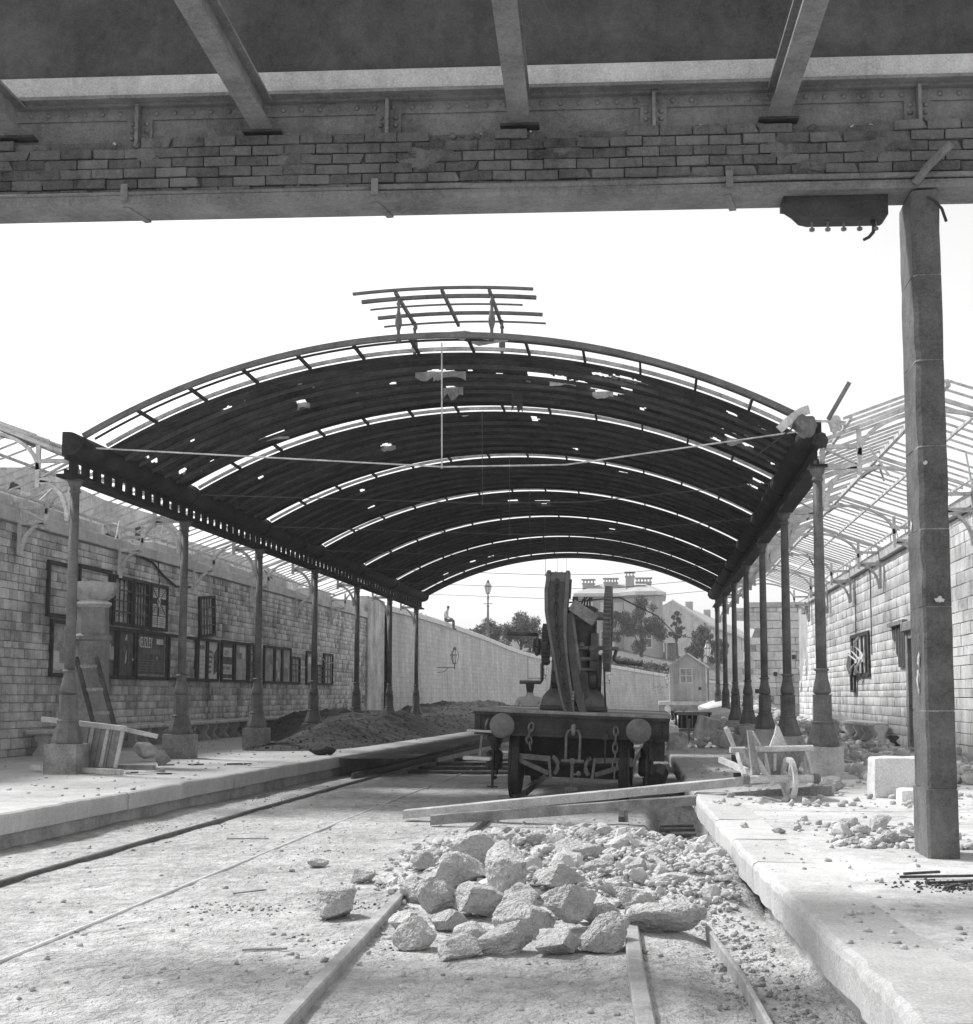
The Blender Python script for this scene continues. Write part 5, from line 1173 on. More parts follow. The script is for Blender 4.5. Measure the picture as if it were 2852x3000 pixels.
BOUL = [ # x, y, z base, sizes (w, d, h), seed, yaw, label
 (-1.33,10.75,.05,(.44,.40,.38),1,.3,'biggest rounded boulder at the top back of the pile'),
 (-1.36,9.72,.04,(.36,.32,.32),2,1.1,'blocky boulder with a dark shaded front left of the pile centre'),
 (-.98,9.45,.05,(.36,.32,.40),3,2.0,'tall pale boulder leaning in the middle of the pile'),
 (-1.40,8.92,.0,(.27,.25,.28),4,.6,'upright rounded boulder on the left shoulder of the pile'),
 (-1.13,8.80,.0,(.34,.28,.26),5,1.7,'pale boulder behind the low front stones at left centre'),
 (-1.32,7.72,-.02,(.26,.24,.22),6,.2,'front row boulder farthest left with a shadowed base'),
 (-1.09,7.52,-.02,(.245,.20,.18),7,.9,'squat front row boulder second from the left'),
 (-.84,7.70,-.02,(.30,.24,.20),8,.1,'wide flat topped boulder in the middle of the front row'),
 (-.74,8.25,-.02,(.36,.28,.25),9,2.6,'rounded boulder with a deep hollow behind the front row'),
 (-.545,7.66,-.02,(.24,.22,.18),10,1.4,'low pointed boulder second from the right in the front row'),
 (-.52,8.45,.09,(.32,.27,.24),11,.5,'slanting bright topped boulder perched right of the pile centre'),
 (-.66,9.55,.10,(.30,.26,.22),12,2.2,'smooth pale boulder above the perched slanting one'),
 (-.27,7.75,-.02,(.27,.25,.24),13,1.0,'cracked front row boulder beside the right rail'),
 (.08,8.40,-.01,(.44,.25,.23),14,.35,'large bright wedge boulder alone right of the right rail'),
 (-2.03,8.70,-.01,(.29,.26,.26),15,1.2,'solitary pyramid shaped boulder left of the left rail'),
 (.15,9.85,.0,(.44,.24,.20),16,.1,'squared flat block at the right end of the pile'),
 (-.13,9.2,-.01,(.30,.26,.20),17,.8,'low dusty boulder between the perched one and the squared block'),
 (-.40,8.68,.0,(.30,.25,.20),18,2.9,'half buried boulder below right of the perched slanting one'),
 (-.38,10.2,.05,(.26,.22,.20),19,.4,'pale rounded boulder at the edge of the crushed stone'),
 (-.02,10.9,.07,(.28,.24,.20),20,1.5,'grey topped boulder near the drain cut'),
 (-1.27,8.35,.0,(.22,.2,.15),21,.2,'small slab wedged between the left boulders'),
 (-.97,11.6,.16,(.26,.22,.16),22,1.9,'white slab at the crest of the crushed stone'),
 (-.60,10.8,.08,(.48,.36,.30),23,.7,'broad boulder with dark front at the back right of the pile'),
 (-1.20,11.05,.06,(.24,.2,.18),24,2.4,'pale chunk behind the biggest boulder'),
 (-1.62,10.25,.03,(.22,.2,.17),25,.9,'pale chunk at the left foot of the biggest boulder'),
 (-1.85,10.9,.02,(.20,.16,.15),26,1.3,'grey chunk left of the biggest boulder'),
 (-1.63,9.35,.0,(.20,.18,.14),27,2.0,'small pale rock beside the left rail end'),
 (-2.80,11.25,-.01,(.17,.12,.09),28,.3,'small squared white stone alone on the dirt'),
 (-1.07,8.05,-.02,(.18,.16,.14),29,.3,'small round stone tucked behind the squat front boulder'),
 (-.16,10.15,.03,(.22,.2,.18),30,.3,'pale stone behind the squared flat block'),
 (-2.25,10.4,.0,(.22,.18,.13),31,1.0,'leftmost pale rock of the scattered edge'),
 (-.14,8.62,.0,(.12,.07,.12),32,.5,'thin splinter of stone standing by the right rail end'),
 (-1.50,8.25,-.01,(.20,.18,.16),33,1.2,'small pale boulder between the left rail and the front row'),
 (-.86,8.75,.02,(.26,.24,.22),34,2.1,'pale boulder in the hollow at the centre of the pile'),
 (-1.0,10.15,.06,(.30,.26,.22),35,.4,'broad dusty boulder right of the biggest one'),
 (-.24,9.75,.02,(.24,.22,.18),36,1.8,'dusty boulder left of the squared flat block'),
 (-1.60,9.75,.02,(.24,.2,.2),37,2.7,'pale boulder outermost on the left shoulder of the pile'),
]
for x, y, z, s, sd, yw, lab in BOUL:
    big = max(s) > .2; v, f = rock(5 if big else 4, 700+sd, s, .075, 9+sd % 5)
    v = v*np.array([1.24, 1.2, 1.0]); me = np_mesh('boulder', v, f, 'limestone'); me.shade_smooth(); me.set_sharp_from_angle(angle=R_(38)); o = bpy.data.objects.new('boulder', me); COL.objects.link(o)
    o.location = (x, y, gh(x, y)+z*.8+s[2]*.40); o.rotation_euler = (random.Random(sd).uniform(-.25, .25), random.Random(sd+5).uniform(-.25, .25), yw)
    tag(o, lab, 'boulder', 'boulders of the front pile')
# loose things on the right platform
def stone(name, c, s, sd, label, m='limestone', cat='stone', group=None, sub=3, rough=.05):
    v, f = rock(sub, sd, s, .09, 14); o = bpy.data.objects.new(name, np_mesh(name, v, f, m)); COL.objects.link(o); o.location = (c[0], c[1], c[2]+s[2]*.45); o.rotation_euler = (0, 0, sd % 6)
    return tag(o, label, cat, group)
for i, (x, y, s, lab) in enumerate(((1.451, 10.73, .20, 'grey oval stone at the left of the pile by the pillar'), (1.62, 10.86, .17, 'squared pale stone left of the long slab by the pillar'), (1.80, 11.2, .27, 'long pale slab leaning in the pile by the pillar'), (1.707, 10.24, .19, 'round pale cobble in front of the long slab'), (1.82, 10.35, .16, 'tan pointed stone beside the round cobble'), (1.43, 10.02, .15, 'small flat stone in front of the pile by the pillar'), (1.9, 11.6, .2, 'dusty stone at the back of the pile by the pillar'), (1.60, 11.45, .16, 'small rock behind the squared stone'), (1.95, 10.7, .16, 'knobbly stone touching the pile by the pillar'), (1.3, 12.0, .1, 'small chip on the open platform'), (.98, 10.9, .12, 'half sunk stone in the middle of the platform'), (1.15, 11.2, .14, 'broad flat chunk in the middle of the platform'), (.62+.12, 11.3, .1, 'little stone near the platform edge'))):
    stone('stone', (x, y, PL-.01), (s, s*.8, s*.62), 800+i, lab, 'limestone' if i not in (0,) else 'block_left')
sblk = rough_block(2.34, 2.95, 14.75, 15.25, PL-.02, PL+.42, .016, 3, 12); tag(sblk.build('stone_block', 'white_stone', org=(2.6, 15, PL)), 'large pale squared stone block beside the pillar', 'stone block')
sblk = rough_block(2.50, 2.85, 14.1, 14.45, PL-.02, PL+.13, .014, 5, 8); tag(sblk.build('stone_block', 'white_stone', org=(2.7, 14.3, PL)), 'small white stone block before the large squared one', 'stone block')
stone('stone', (1.85, 15.4, PL), (.34, .3, .2), 850, 'pale rock lying at the right end of the long beams')
stone('stone', (2.1, 16.2, PL), (.3, .26, .2), 851, 'pale rock beside the nearest right column plinth')
stone('stone', (2.05, 15.6, PL), (.2, .2, .14), 852, 'small rock between the beam end and the column plinth')
for i, (a, b, lab) in enumerate((((1.45, 8.30), (1.95, 8.35), 'long dark stick on the platform at the foot of the frame'), ((1.55, 8.05), (1.95, 8.15), 'second dark stick lying parallel below'), ((1.5, 8.45), (1.72, 8.50), 'short split stick above the two long ones'), ((1.62, 7.85), (1.70, 7.95), 'small twig end nearest the camera'))):
    tag(MB().bar((*a, PL+.012), (*b, PL+.02), .022, .014).build('stick', 'wood_dark'), lab, 'stick')
pts = [(1.70+random.gauss(0, .16), 8.02+random.gauss(0, .12), PL) for _ in range(300)]; v_, f_ = scatter(pts, [.008+.018*random.random() for _ in pts], seed=61); tag(joined('charred_litter', v_, f_, 'wood_dark'), 'dark scatter of charred bits round the sticks', 'litter')
# debris between the wagon and the right columns
def dbox(name, c, s, rot, m, label, cat):
    mb = rough_block(-s[0]/2, s[0]/2, -s[1]/2, s[1]/2, -s[2]/2, s[2]/2, .03, s[0]*9, 7); o = mb.build(name, m, org=(0, 0, 0)); o.location = c; o.rotation_euler = rot; return tag(o, label, cat)
dbox('stone_block', (.50, 27.4, PL+.16), (.36, .5, .34), (0, .06, .1), 'block_left', 'grey stone block standing at the platform edge', 'stone block')
dbox('stone_block', (1.25, 32.0, PL+.30), (.40, .5, .55), (.1, .25, .3), 'block_left', 'tilted grey block leaning by the broken crate', 'stone block')
dbox('stone_block', (1.55, 28.3, PL+.16), (.45, .5, .32), (.05, .22, .25), 'block_left', 'tumbled grey block behind the wheelbarrow', 'stone block')
dbox('stone_block', (1.92, 28.4, PL+.24), (.34, .4, .46), (.1, -.1, .2), 'block_left', 'upright grey block between the tumbled block and the columns', 'stone block')
dbox('stone_slab', (1.75, 41, PL+.34), (1.2, 1.4, .5), (.1, -.18, .2), 'white_stone', 'great white slab tilted against the far columns', 'stone slab')
dbox('stone_slab', (2.3, 46, PL+.6), (1.1, 1.2, .5), (.1, -.3, .3), 'white_stone', 'broken white slab piled behind the great one', 'stone slab')
dbox('stone_block', (.35, 30.0, PL+.25), (.35, .4, .4), (.1, .1, .4), 'white_stone', 'bright white block beside the wagon corner', 'stone block')
ct = thing('broken_crate', (.95, 33.2, PL), 'dark broken crate with slats standing at the platform edge', 'crate')
for x in (.62, 1.34): MB().bar((x, 33, PL), (x+(x-1)*.12, 33, PL+.66), .05, .06).build('post', 'wood_dark', ct)
MB().box(.56, 1.44, 32.97, 33.04, PL+.60, PL+.68).box(.60, 1.36, 32.98, 33.03, PL+.22, PL+.28).build('rail', 'wood_mid', ct)
MB().box(.64, 1.34, 33.06, 33.09, PL+.29, PL+.60).build('back_board', 'wood_dark', ct)
for k in range(5): MB().box(.70+.13*k, .735+.13*k, 33.0, 33.05, PL+.29, PL+.59).build('slat', 'wood_mid', ct)
MB().bar((.88, 32.9, PL), (.90, 32.9, PL+.52), .06, .05).build('stake', 'wood_mid', ct)
log = MB().tube([(.02, 20.2, .14), (.10, 22.5, .14)], .17, 9); tag(log.build('log', 'wood_dark', org=(0, 21, 0)), 'dark log lying in the gap between wagon and right platform', 'log')
pts = []; sz = []; rg = np.random.default_rng(77)
while len(pts) < 900:
    x, y = rg.normal(1.9, .9), rg.normal(40, 7)
    if y < 28 or y > 55 or x < .35 or x > 5.3: continue
    pts.append((x, y, PL+max(0, .5*math.exp(-((x-2.4)/1.2)**2)*sm(30, 44, y))*rg.random())); sz.append(.06+.3*rg.random()**2)
v_, f_ = scatter(pts, sz, MID, seed=71); tag(joined('debris', v_, f_, 'rubble'), 'tumbled rubble among the far right columns', 'rubble')
pts = []; sz = []
while len(pts) < 800:
    x, y = rg.uniform(2.6, 5.4), rg.uniform(42, 51.8)
    pts.append((x, y, PL+1.3*max(0, (y-43)/9)**1.6*(.6+.4*math.sin(x*2))*max(0, 1-(x-2.4)/4))); sz.append(.10+.45*rg.random()**2)
v_, f_ = scatter(pts, sz, MID, seed=72); tag(joined('rubble_slope', v_, f_, 'rubble'), 'sloping rubble piled against the ruined cross wall', 'rubble')
bars = random.Random(8)
for i, (x, y, z) in enumerate(((2.6, 36, .5), (2.9, 40, .8), (3.3, 44, 1.0), (3.0, 48, 1.6))):
    tag(MB().bar((x, y, PL+z*.3), (x+bars.uniform(.2, .5), y+bars.uniform(-.4, .4), PL+z*.3+bars.uniform(.3, .8)), .05, .06).build('broken_timber', 'wood_dark'), ['dark broken timber sticking from rubble behind the second right column', 'dark broken timber behind the third right column', 'dark broken timber low before the cross wall', 'topmost dark timber against the cross wall'][i], 'timber')
# ------------------------------------------------------------------ left platform clutter
pd = thing('iron_pedestal', (-8.72, 20.4, PL), 'tall iron pedestal with a bowl shaped head at the left edge', 'pedestal')
MB().lathe((-8.72, 20.4, PL), [(.38, 0), (.38, .12), (.33, .16), (.31, .9), (.31, 1.0), (.27, 1.05), (.26, 1.92), (.30, 1.95), (.30, 2.0), (.25, 2.04), (.24, 2.45)], 8, rot=math.pi/8).build('shaft', 'iron_bridge', pd)
MB().lathe((-8.72, 20.4, PL), [(.24, 2.45), (.28, 2.50), (.28, 2.53), (.22, 2.56), (.30, 2.62), (.37, 2.72), (.39, 2.80), (.39, 2.84)], 20).build('bowl', 'block_left', pd, auto=True)
lad = thing('ladder', (-8.5, 19.6, PL), 'dark wooden ladder leaning against the pedestal', 'ladder')
for dx in (-.16, .16): MB().bar((-8.15+dx, 19.75, PL+.4), (-8.62+dx, 19.95, 2.0), .035, .07).build('stile', 'wood_dark', lad)
for k in range(4):
    t = .05+k*.28; MB().bar((-8.29-.47*t, 19.75+.2*t, PL+.4+1.26*t), (-8.01-.47*t, 19.75+.2*t, PL+.4+1.26*t), .03, .05).build('rung', 'wood_mid', lad)
ca = thing('overturned_cart', (-7.8, 18.6, PL), 'overturned slatted wooden hand cart at the left platform edge', 'cart')
def CQ(u, v, d=0): return (-8.25+.86*u+.10*v, 18.7-.45*u+d, PL+.08+.62*v-.10*u*v)
for k in range(4):
    a, b = k/4+.012, (k+1)/4-.012; mb = MB()
    mb.add([CQ(a, 0), CQ(b, 0), CQ(b, 1), CQ(a, 1), CQ(a, 0, .04), CQ(b, 0, .04), CQ(b, 1, .04), CQ(a, 1, .04)], [(0, 1, 2, 3), (7, 6, 5, 4), (0, 4, 5, 1), (1, 5, 6, 2), (2, 6, 7, 3), (3, 7, 4, 0)]); mb.build('plank', 'wood_mid', ca)
for u in (0.02, .33, .66, .97): MB().bar(CQ(u, .0, -.02), CQ(u, 1, -.02), .05, .035, up=(0, 1, 0)).build('batten', 'wood_pale', ca)
MB().bar((-8.75, 18.8, PL+.74), CQ(1.02, 1.04, -.03), .06, .07).build('top_rail', 'wood_pale', ca)
MB().bar(CQ(.75, 1.0, .1), (-6.95, 18.6, PL+.50), .055, .06).build('shaft', 'wood_pale', ca)
MB().bar((-8.8, 18.6, PL+.06), (-7.18, 17.9, PL+.04), .07, .07).build('lower_rail', 'wood_pale', ca)
MB().bar((-8.1, 18.9, PL+.05), (-6.95, 18.5, PL+.07), .06, .07).bar((-7.3, 19.0, PL+.06), (-6.85, 18.6, PL+.03), .05, .05).build('shaft', 'wood_mid', ca)
v, f = rock(3, 91, (.22, .2, .24), .08, 6); MB().add(v+np.array([-7.15, 19.4, PL+.16]), f).build('hub', 'wood_mid', ca)
bg_ = MB(); v, f = rock(3, 92, (.42, .34, .34), .1, 5); tag(MB().add(v+np.array([-8.3, 21.6, PL+.15]), f).build('sack', 'block_left', org=(-8.5, 22.3, PL), smooth=True), 'slumped grey sack behind the overturned cart', 'sack')
rr = random.Random(13)
for k in range(14):
    x, y = rr.uniform(-8, -6.3), rr.uniform(17.6, 21.5); o = MB().bar((x, y, PL+.012), (x+rr.uniform(.1, .3), y+rr.uniform(-.1, .1), PL+.016), .05, .018).build('wood_splinter', 'wood_dark')
    tag(o, 'dark splinter of wood lying before the nearest left plinth', 'splinter', 'splinters on the left platform')
# ================================================================== FAR RETAINING WALL, BANK AND TOWN
FW = [(-11.05, 55.8, 5.17), (-10.75, 65.2, 5.21), (-9.96, 77.4, 4.94), (-7.93, 91.8, 4.17), (-3.39, 105.5, 3.79), (1.56, 116.1, 3.14), (6.99, 126.8, 2.62), (18, 143, 2.2)]
def fw(t):     # smooth plan of the wall, t in 0..7
    i = min(int(t), 6); u = t-i; P = [Vector(FW[max(0, min(7, i+k))]) for k in (-1, 0, 1, 2)]
    return .5*((2*P[1])+(-P[0]+P[2])*u+(2*P[0]-5*P[1]+4*P[2]-P[3])*u*u+(-P[0]+3*P[1]-3*P[2]+P[3])*u**3)
def fn(t):
    d = fw(min(7, t+.02))-fw(max(0, t-.02)); d.z = 0; d.normalize(); return Vector((-d.y, d.x, 0))
TS = np.linspace(0, 7, 71)
rw = thing('retaining_wall', (-6, 95, 0), 'tall streaked stone retaining wall curving behind the crane', 'wall')
mb = MB()
for t in TS:
    p, q = fw(t), fn(t); b = p-q*.25
    mb.v += [(b.x, b.y, -.1), (p.x, p.y, p.z-.22), (p.x+q.x*.8, p.y+q.y*.8, p.z-.22), (p.x+q.x*.8, p.y+q.y*.8, -.1)]
for i in range(70):
    a, b = i*4, (i+1)*4; mb.f += [(a, a+1, b+1, b), (a+1, a+2, b+2, b+1), (a+2, a+3, b+3, b+2)]; mb.mi += [0, 0, 0]
# stone courses as relief in the shader: far too small to pick apart
m = M['retain']; t_ = m.node_tree; bs = [n_ for n_ in t_.nodes if n_.type == 'BSDF_PRINCIPLED'][0]
src = bs.inputs['Base Color'].links[0].from_socket
geo = [n_ for n_ in t_.nodes if n_.type == 'NEW_GEOMETRY'][0]
sep = t_.nodes.new('ShaderNodeSeparateXYZ'); t_.links.new(geo.outputs['Position'], sep.inputs[0])
ad = t_.nodes.new('ShaderNodeMath'); ad.operation = 'ADD'; t_.links.new(sep.outputs[0], ad.inputs[0]); t_.links.new(sep.outputs[1], ad.inputs[1])
cb = t_.nodes.new('ShaderNodeCombineXYZ'); t_.links.new(ad.outputs[0], cb.inputs[0]); t_.links.new(sep.outputs[2], cb.inputs[1])
bt = t_.nodes.new('ShaderNodeTexBrick'); bt.inputs['Scale'].default_value = 1.0; bt.inputs['Brick Width'].default_value = .5; bt.inputs['Row Height'].default_value = .22; bt.inputs['Mortar Size'].default_value = .012
bt.inputs['Color1'].default_value = (.92, .92, .92, 1); bt.inputs['Color2'].default_value = (1.08, 1.08, 1.08, 1); bt.inputs['Mortar'].default_value = (.78, .78, .78, 1)
t_.links.new(cb.outputs[0], bt.inputs['Vector'])
mx = t_.nodes.new('ShaderNodeMath'); mx.operation = 'MULTIPLY'; t_.links.new(src, mx.inputs[0]); t_.links.new(bt.outputs['Color'], mx.inputs[1]); t_.links.new(mx.outputs[0], bs.inputs['Base Color'])
mb.build('wall_face', 'retain', rw)
for i in range(0, 70, 1):
    a, b = TS[i]+.003, TS[i+1]-.003; c = MB(); vv = []
    for t in (a, b):
        p, q = fw(t), fn(t)
        for o_, z in ((-.12, -.215), (-.12, -.01), (-.08, .03), (.42, .03), (.42, -.215)): vv.append((p.x+q.x*o_, p.y+q.y*o_, p.z+z))
    c.add(vv, [(k, (k+1) % 5, 5+(k+1) % 5, 5+k) for k in range(5)]+[(4, 3, 2, 1, 0), (5, 6, 7, 8, 9)]); c.build('coping_stone', 'house_trim', rw)
tt = np.linspace(0, 7, 36); dd = [.40, 1, 2, 3.5, 5, 8, 11, 15, 20, 28, 40, 60, 100]
def bank(t, d):
    p, q = fw(t), fn(t); right = sm(2.6, 4.2, t)
    rise = right*(.35*sm(.4, 3, d)+1.3*sm(2, 12, d)+1.6*sm(10, 30, d)+(5.2-p.z)*sm(4, 30, d)*.8)+.12*sm(.4, 2, d)
    return Vector((p.x+q.x*d, p.y+q.y*d, p.z-.03+rise+.06*mnoise.noise(Vector((p.x+q.x*d, p.y+q.y*d, 0)))))
V = [bank(t, d)[:] for t in tt for d in dd]; k = len(dd)
o = joined('hill_bank', V, [(i*k+j, i*k+j+1, (i+1)*k+j+1, (i+1)*k+j) for i in range(35) for j in range(k-1)], 'grass', kind='structure'); o.data.shade_smooth(); o['label'] = 'grassy bank rising behind the retaining wall'
def leaves(pts_r, n, size, seed):
    rg = np.random.default_rng(seed); w = np.array([r**3 if np.isscalar(r) else r[0]*r[1]*r[2] for _, r in pts_r]); w = w/w.sum(); V = []; F4 = []
    for i in range(n):
        c, r = pts_r[rg.choice(len(pts_r), p=w)]; r3 = np.array([r]*3 if np.isscalar(r) else r)
        d = rg.normal(size=3); d /= np.linalg.norm(d); p = np.array(c)+d*r3*(rg.random()**.40*rg.uniform(.85, 1.25))
        a = rg.normal(size=3); a /= np.linalg.norm(a); b = np.cross(a, rg.normal(size=3)); b /= np.linalg.norm(b); s = size*rg.uniform(.5, 1.3)
        k = len(V); V += [p-a*s, p-b*s*.55, p+a*s, p+b*s*.55]; F4.append((k, k+1, k+2, k+3))
    return np.array(V), np.array(F4)
def tree(x, y, zb, h, w, label, seed, n=3800, trunk_m='trunk', bare=.3, leaf='leaf', size=.085):
    t = thing('tree', (x, y, zb), label, 'tree', 'trees on the bank'); rr = random.Random(seed); cl = []
    for i in range(30):
        a = rr.uniform(0, 6.28); r = rr.uniform(.06, .46)*w; z = zb+h*(bare+(1-bare)*rr.uniform(.1, .85)); taper = 1-.55*max(0, (z-zb)/h-.45)
        cl.append(((x+r*math.cos(a)*taper, y+r*math.sin(a)*taper, z), rr.uniform(.05, .16)*w*taper))
    cl.append(((x, y, zb+h*.88), .15*w))
    for k in range(3): pass
    tr = MB().tube([(x, y, zb-.2), (x+.03*h*rr.uniform(-1, 1), y, zb+h*.35), (x, y, zb+h*.8)], [.035*h, .022*h, .006*h], 7)
    for c, r in cl[:6]: tr.tube([(x, y, zb+h*bare*.9), tuple((np.array(c)+np.array([x, y, zb+h*bare]))/2+np.array([0, 0, .05*h])), c], [.014*h, .010*h, .003*h], 5)
    tr.build('trunk', trunk_m, t)
    v, f = leaves(cl, int(n*2.1), size, seed); joined('crown', v, f, leaf, t, kind=None); return t
defmat('trunk_pale', .5, var=.2, bump=.2); defmat('leaf_pale', .16, var=.3, scale=1.5, bump=0, piece=.4)
tree(-10.2, 106, 5.0, 2.7, 4.6, 'broad low tree behind the wall left of the crane', 1, 3600, bare=.05, leaf='leaf_pale')
tree(-12.6, 104, 5.0, 2.2, 3.4, 'small pale bushy tree beside the street lamp', 2, 2200, bare=.05, leaf='leaf_pale')
tree(-.9, 128, 5.2, 5.6, 4.6, 'large bushy tree in front of the villa', 3, 6500, bare=.03)
tree(-3.4, 127, 4.9, 4.6, 2.6, 'slim tree with a white trunk left of the large bushy tree', 4, 2600, trunk_m='trunk_pale', bare=.30)
tree(2.5, 130, 5.1, 4.7, 1.7, 'tall thin tree with an open crown right of the villa', 5, 1600, bare=.34)
tree(4.7, 126, 4.3, 3.5, 3.2, 'rounded tree behind the hut roof', 6, 3400, bare=.12)
tree(6.3, 126, 4.0, 2.6, 2.4, 'small rounded tree behind the far columns', 7, 2200, bare=.1)
hd = []
for i in range(46):
    t = 3.75+2.1*i/45; p = bank(t, 4.5); hd.append(((p.x, p.y, p.z+.35), (.7, .6, .55)))
v, f = leaves(hd, 7000, .14, 12); tag(joined('hedge', v, f, 'leaf', kind=None), 'clipped dark hedge along the top of the bank', 'hedge')
sc_ = []
for i in range(60):
    t = random.uniform(.9, 5.8); p = bank(t, random.uniform(.5, 2.5)); sc_.append(((p.x, p.y, p.z+.1), (.5, .5, .18)))
v, f = leaves(sc_, 5200, .10, 13); tag(joined('undergrowth', v, f, 'leaf_pale'), 'rough grass and weeds along the wall top', 'undergrowth')
# ------------------------------------------------------------------ villa
hs = thing('villa', (-3.5, 152, 5.5), 'hip roofed villa with tall ornate chimneys above the trees', 'house')
MB().box(-8.1, -1.2, 148.2, 158, 4.5, 12.2).build('wall', 'house_wall', hs)
MB().prism([(-2.9, 147.2), (-1.4, 146.0), (.5, 146.0), (1.3, 147.4), (1.3, 156), (-2.9, 156)], 'z', 4.5, 12.2).build('bay_wall', 'house_wall', hs)
MB().bevbox(-8.45, -.0, 147.75, 158.3, 12.2, 12.62, .05).build('eaves', 'house_trim', hs)
MB().prism([(-3.3, 147.1), (-1.6, 145.6), (.7, 145.6), (1.7, 147.3), (1.7, 156.4), (-3.3, 156.4)], 'z', 12.21, 12.60).build('bay_eaves', 'house_trim', hs)
MB().add([(-8.4, 147.8, 12.62), (.2, 147.8, 12.62), (.2, 158.2, 12.62), (-8.4, 158.2, 12.62), (-5.6, 152, 13.95), (-2.2, 152, 13.95), (-2.2, 154, 13.95), (-5.6, 154, 13.95)], [(0, 1, 5, 4), (1, 2, 6, 5), (2, 3, 7, 6), (3, 0, 4, 7), (4, 5, 6, 7)]).build('roof', 'house_roof', hs)
MB().add([(-3.25, 147.15, 12.605), (-1.6, 145.65, 12.605), (.68, 145.65, 12.605), (1.65, 147.35, 12.605), (1.65, 156.3, 12.605), (-3.25, 156.3, 12.605), (-1.4, 151, 13.9), (-.6, 151, 13.9), (-.6, 153, 13.9), (-1.4, 153, 13.9)], [(0, 1, 6), (1, 2, 7, 6), (2, 3, 7), (3, 4, 8, 7), (4, 5, 9, 8), (5, 0, 6, 9), (6, 7, 8, 9)]).build('bay_roof', 'house_roof', hs)
for cx, cy, w, z1 in ((-6.9, 151, 1.3, 14.35), (-4.4, 151, 1.5, 14.45), (-2.25, 149.6, .95, 15.0), (-.75, 151.5, 1.7, 14.5)):
    ch = MB().box(cx-w/2, cx+w/2, cy-.45, cy+.45, 12.7, z1-.55).box(cx-w/2-.08, cx+w/2+.08, cy-.53, cy+.53, z1-.55, z1-.4).box(cx-w/2-.14, cx+w/2+.14, cy-.58, cy+.58, z1-.08, z1+.05)
    npt = max(2, int(w/.3))
    for k in range(npt): x_ = cx-w/2+.12+(w-.24)*k/(npt-1); ch.box(x_-.07, x_+.07, cy-.3, cy+.3, z1-.4, z1-.08)
    ch.build('chimney', 'house_wall', hs)
def hwin(x0, x1, z0, z1, y):
    w = MB().box(x0-.12, x1+.12, y-.06, y-.002, z0-.14, z0-.0).box(x0-.1, x0, y-.05, y-.002, z0, z1).box(x1, x1+.1, y-.05, y-.002, z0, z1).box(x0-.1, x1+.1, y-.05, y-.002, z1, z1+.1).box((x0+x1)/2-.03, (x0+x1)/2+.03, y-.045, y-.004, z0, z1).box(x0, x1, y-.044, y-.004, (z0+z1)/2-.03, (z0+z1)/2+.03)
    o = w.build('window', 'house_trim', hs); MB().box(x0, x1, y-.02, y-.003, z0, z1).build('pane', 'paper' if z0 > 9 else 'house_glass', o)
for x in (-7.2, -5.4, -3.9): hwin(x, x+.8, 9.9, 11.5, 148.2)
hwin(-.9, .05, 9.9, 11.5, 146.0)
for x in (-7.2, -5.4): hwin(x, x+.8, 6.6, 8.4, 148.2)
hwin(-.9, .05, 6.6, 8.4, 146.0)
po = thing('porch', (2.2, 148, 5.4), 'small gabled porch at the right foot of the villa', 'porch')
MB().prism([(1.4, 7.1), (2.2, 8.3), (3.0, 7.1), (2.85, 7.0), (2.2, 7.95), (1.55, 7.0)], 'y', 146.5, 148.5).build('gable', 'house_trim', po)
MB().box(1.6, 1.75, 146.6, 146.8, 5, 7.05).box(2.65, 2.8, 146.6, 146.8, 5, 7.05).build('post', 'house_trim', po)
MB().box(1.5, 2.9, 148, 148.4, 5, 7.1).build('back_wall', 'wood_mid', po)
tb = thing('terrace_row', (8, 200, 6), 'long pale terrace with a slate roof running downhill at right', 'building')
a, b = Vector((2.6, 170, 0)), Vector((15, 240, 0)); d = (b-a).normalized(); nn = Vector((d.y, -d.x, 0))
def TQ(p, off, z): q = p+nn*off; return (q.x, q.y, z)
MB().add([TQ(a, -5, 4), TQ(a, 4, 4), TQ(a, 4, 10.6), TQ(a, 0, 13.2), TQ(a, -5, 10.6), TQ(b, -5, 4), TQ(b, 4, 4), TQ(b, 4, 10.6), TQ(b, 0, 13.2), TQ(b, -5, 10.6)], [(0, 1, 2, 3, 4), (9, 8, 7, 6, 5), (1, 6, 7, 2), (0, 4, 9, 5)]).build('wall', 'cornice', tb)
MB().add([TQ(a, 0, 13.25), TQ(a, 4.5, 10.3), TQ(b, 4.5, 10.3), TQ(b, 0, 13.25), TQ(a, -5.5, 10.3), TQ(b, -5.5, 10.3)], [(0, 1, 2, 3), (0, 3, 5, 4)]).build('roof', 'house_roof', tb)
MB().bar(TQ(a, 4.5, 10.25), TQ(b, 4.5, 10.25), .3, .3).bar(TQ(a, .1, 13.3), TQ(a, 4.5, 10.35), .3, .25).build('verge', 'house_trim', tb)
for k in range(7):
    p = a+d*(6+k*9); MB().bar(TQ(p, 4.03, 9.2), TQ(p+d*1.6, 4.03, 9.2), .05, 1.6).build('window', 'house_glass', tb)
    if k % 2: MB().box(p.x-.5, p.x+.5, p.y-.5, p.y+.5, 12.6, 14.1).build('chimney', 'house_wall', tb)
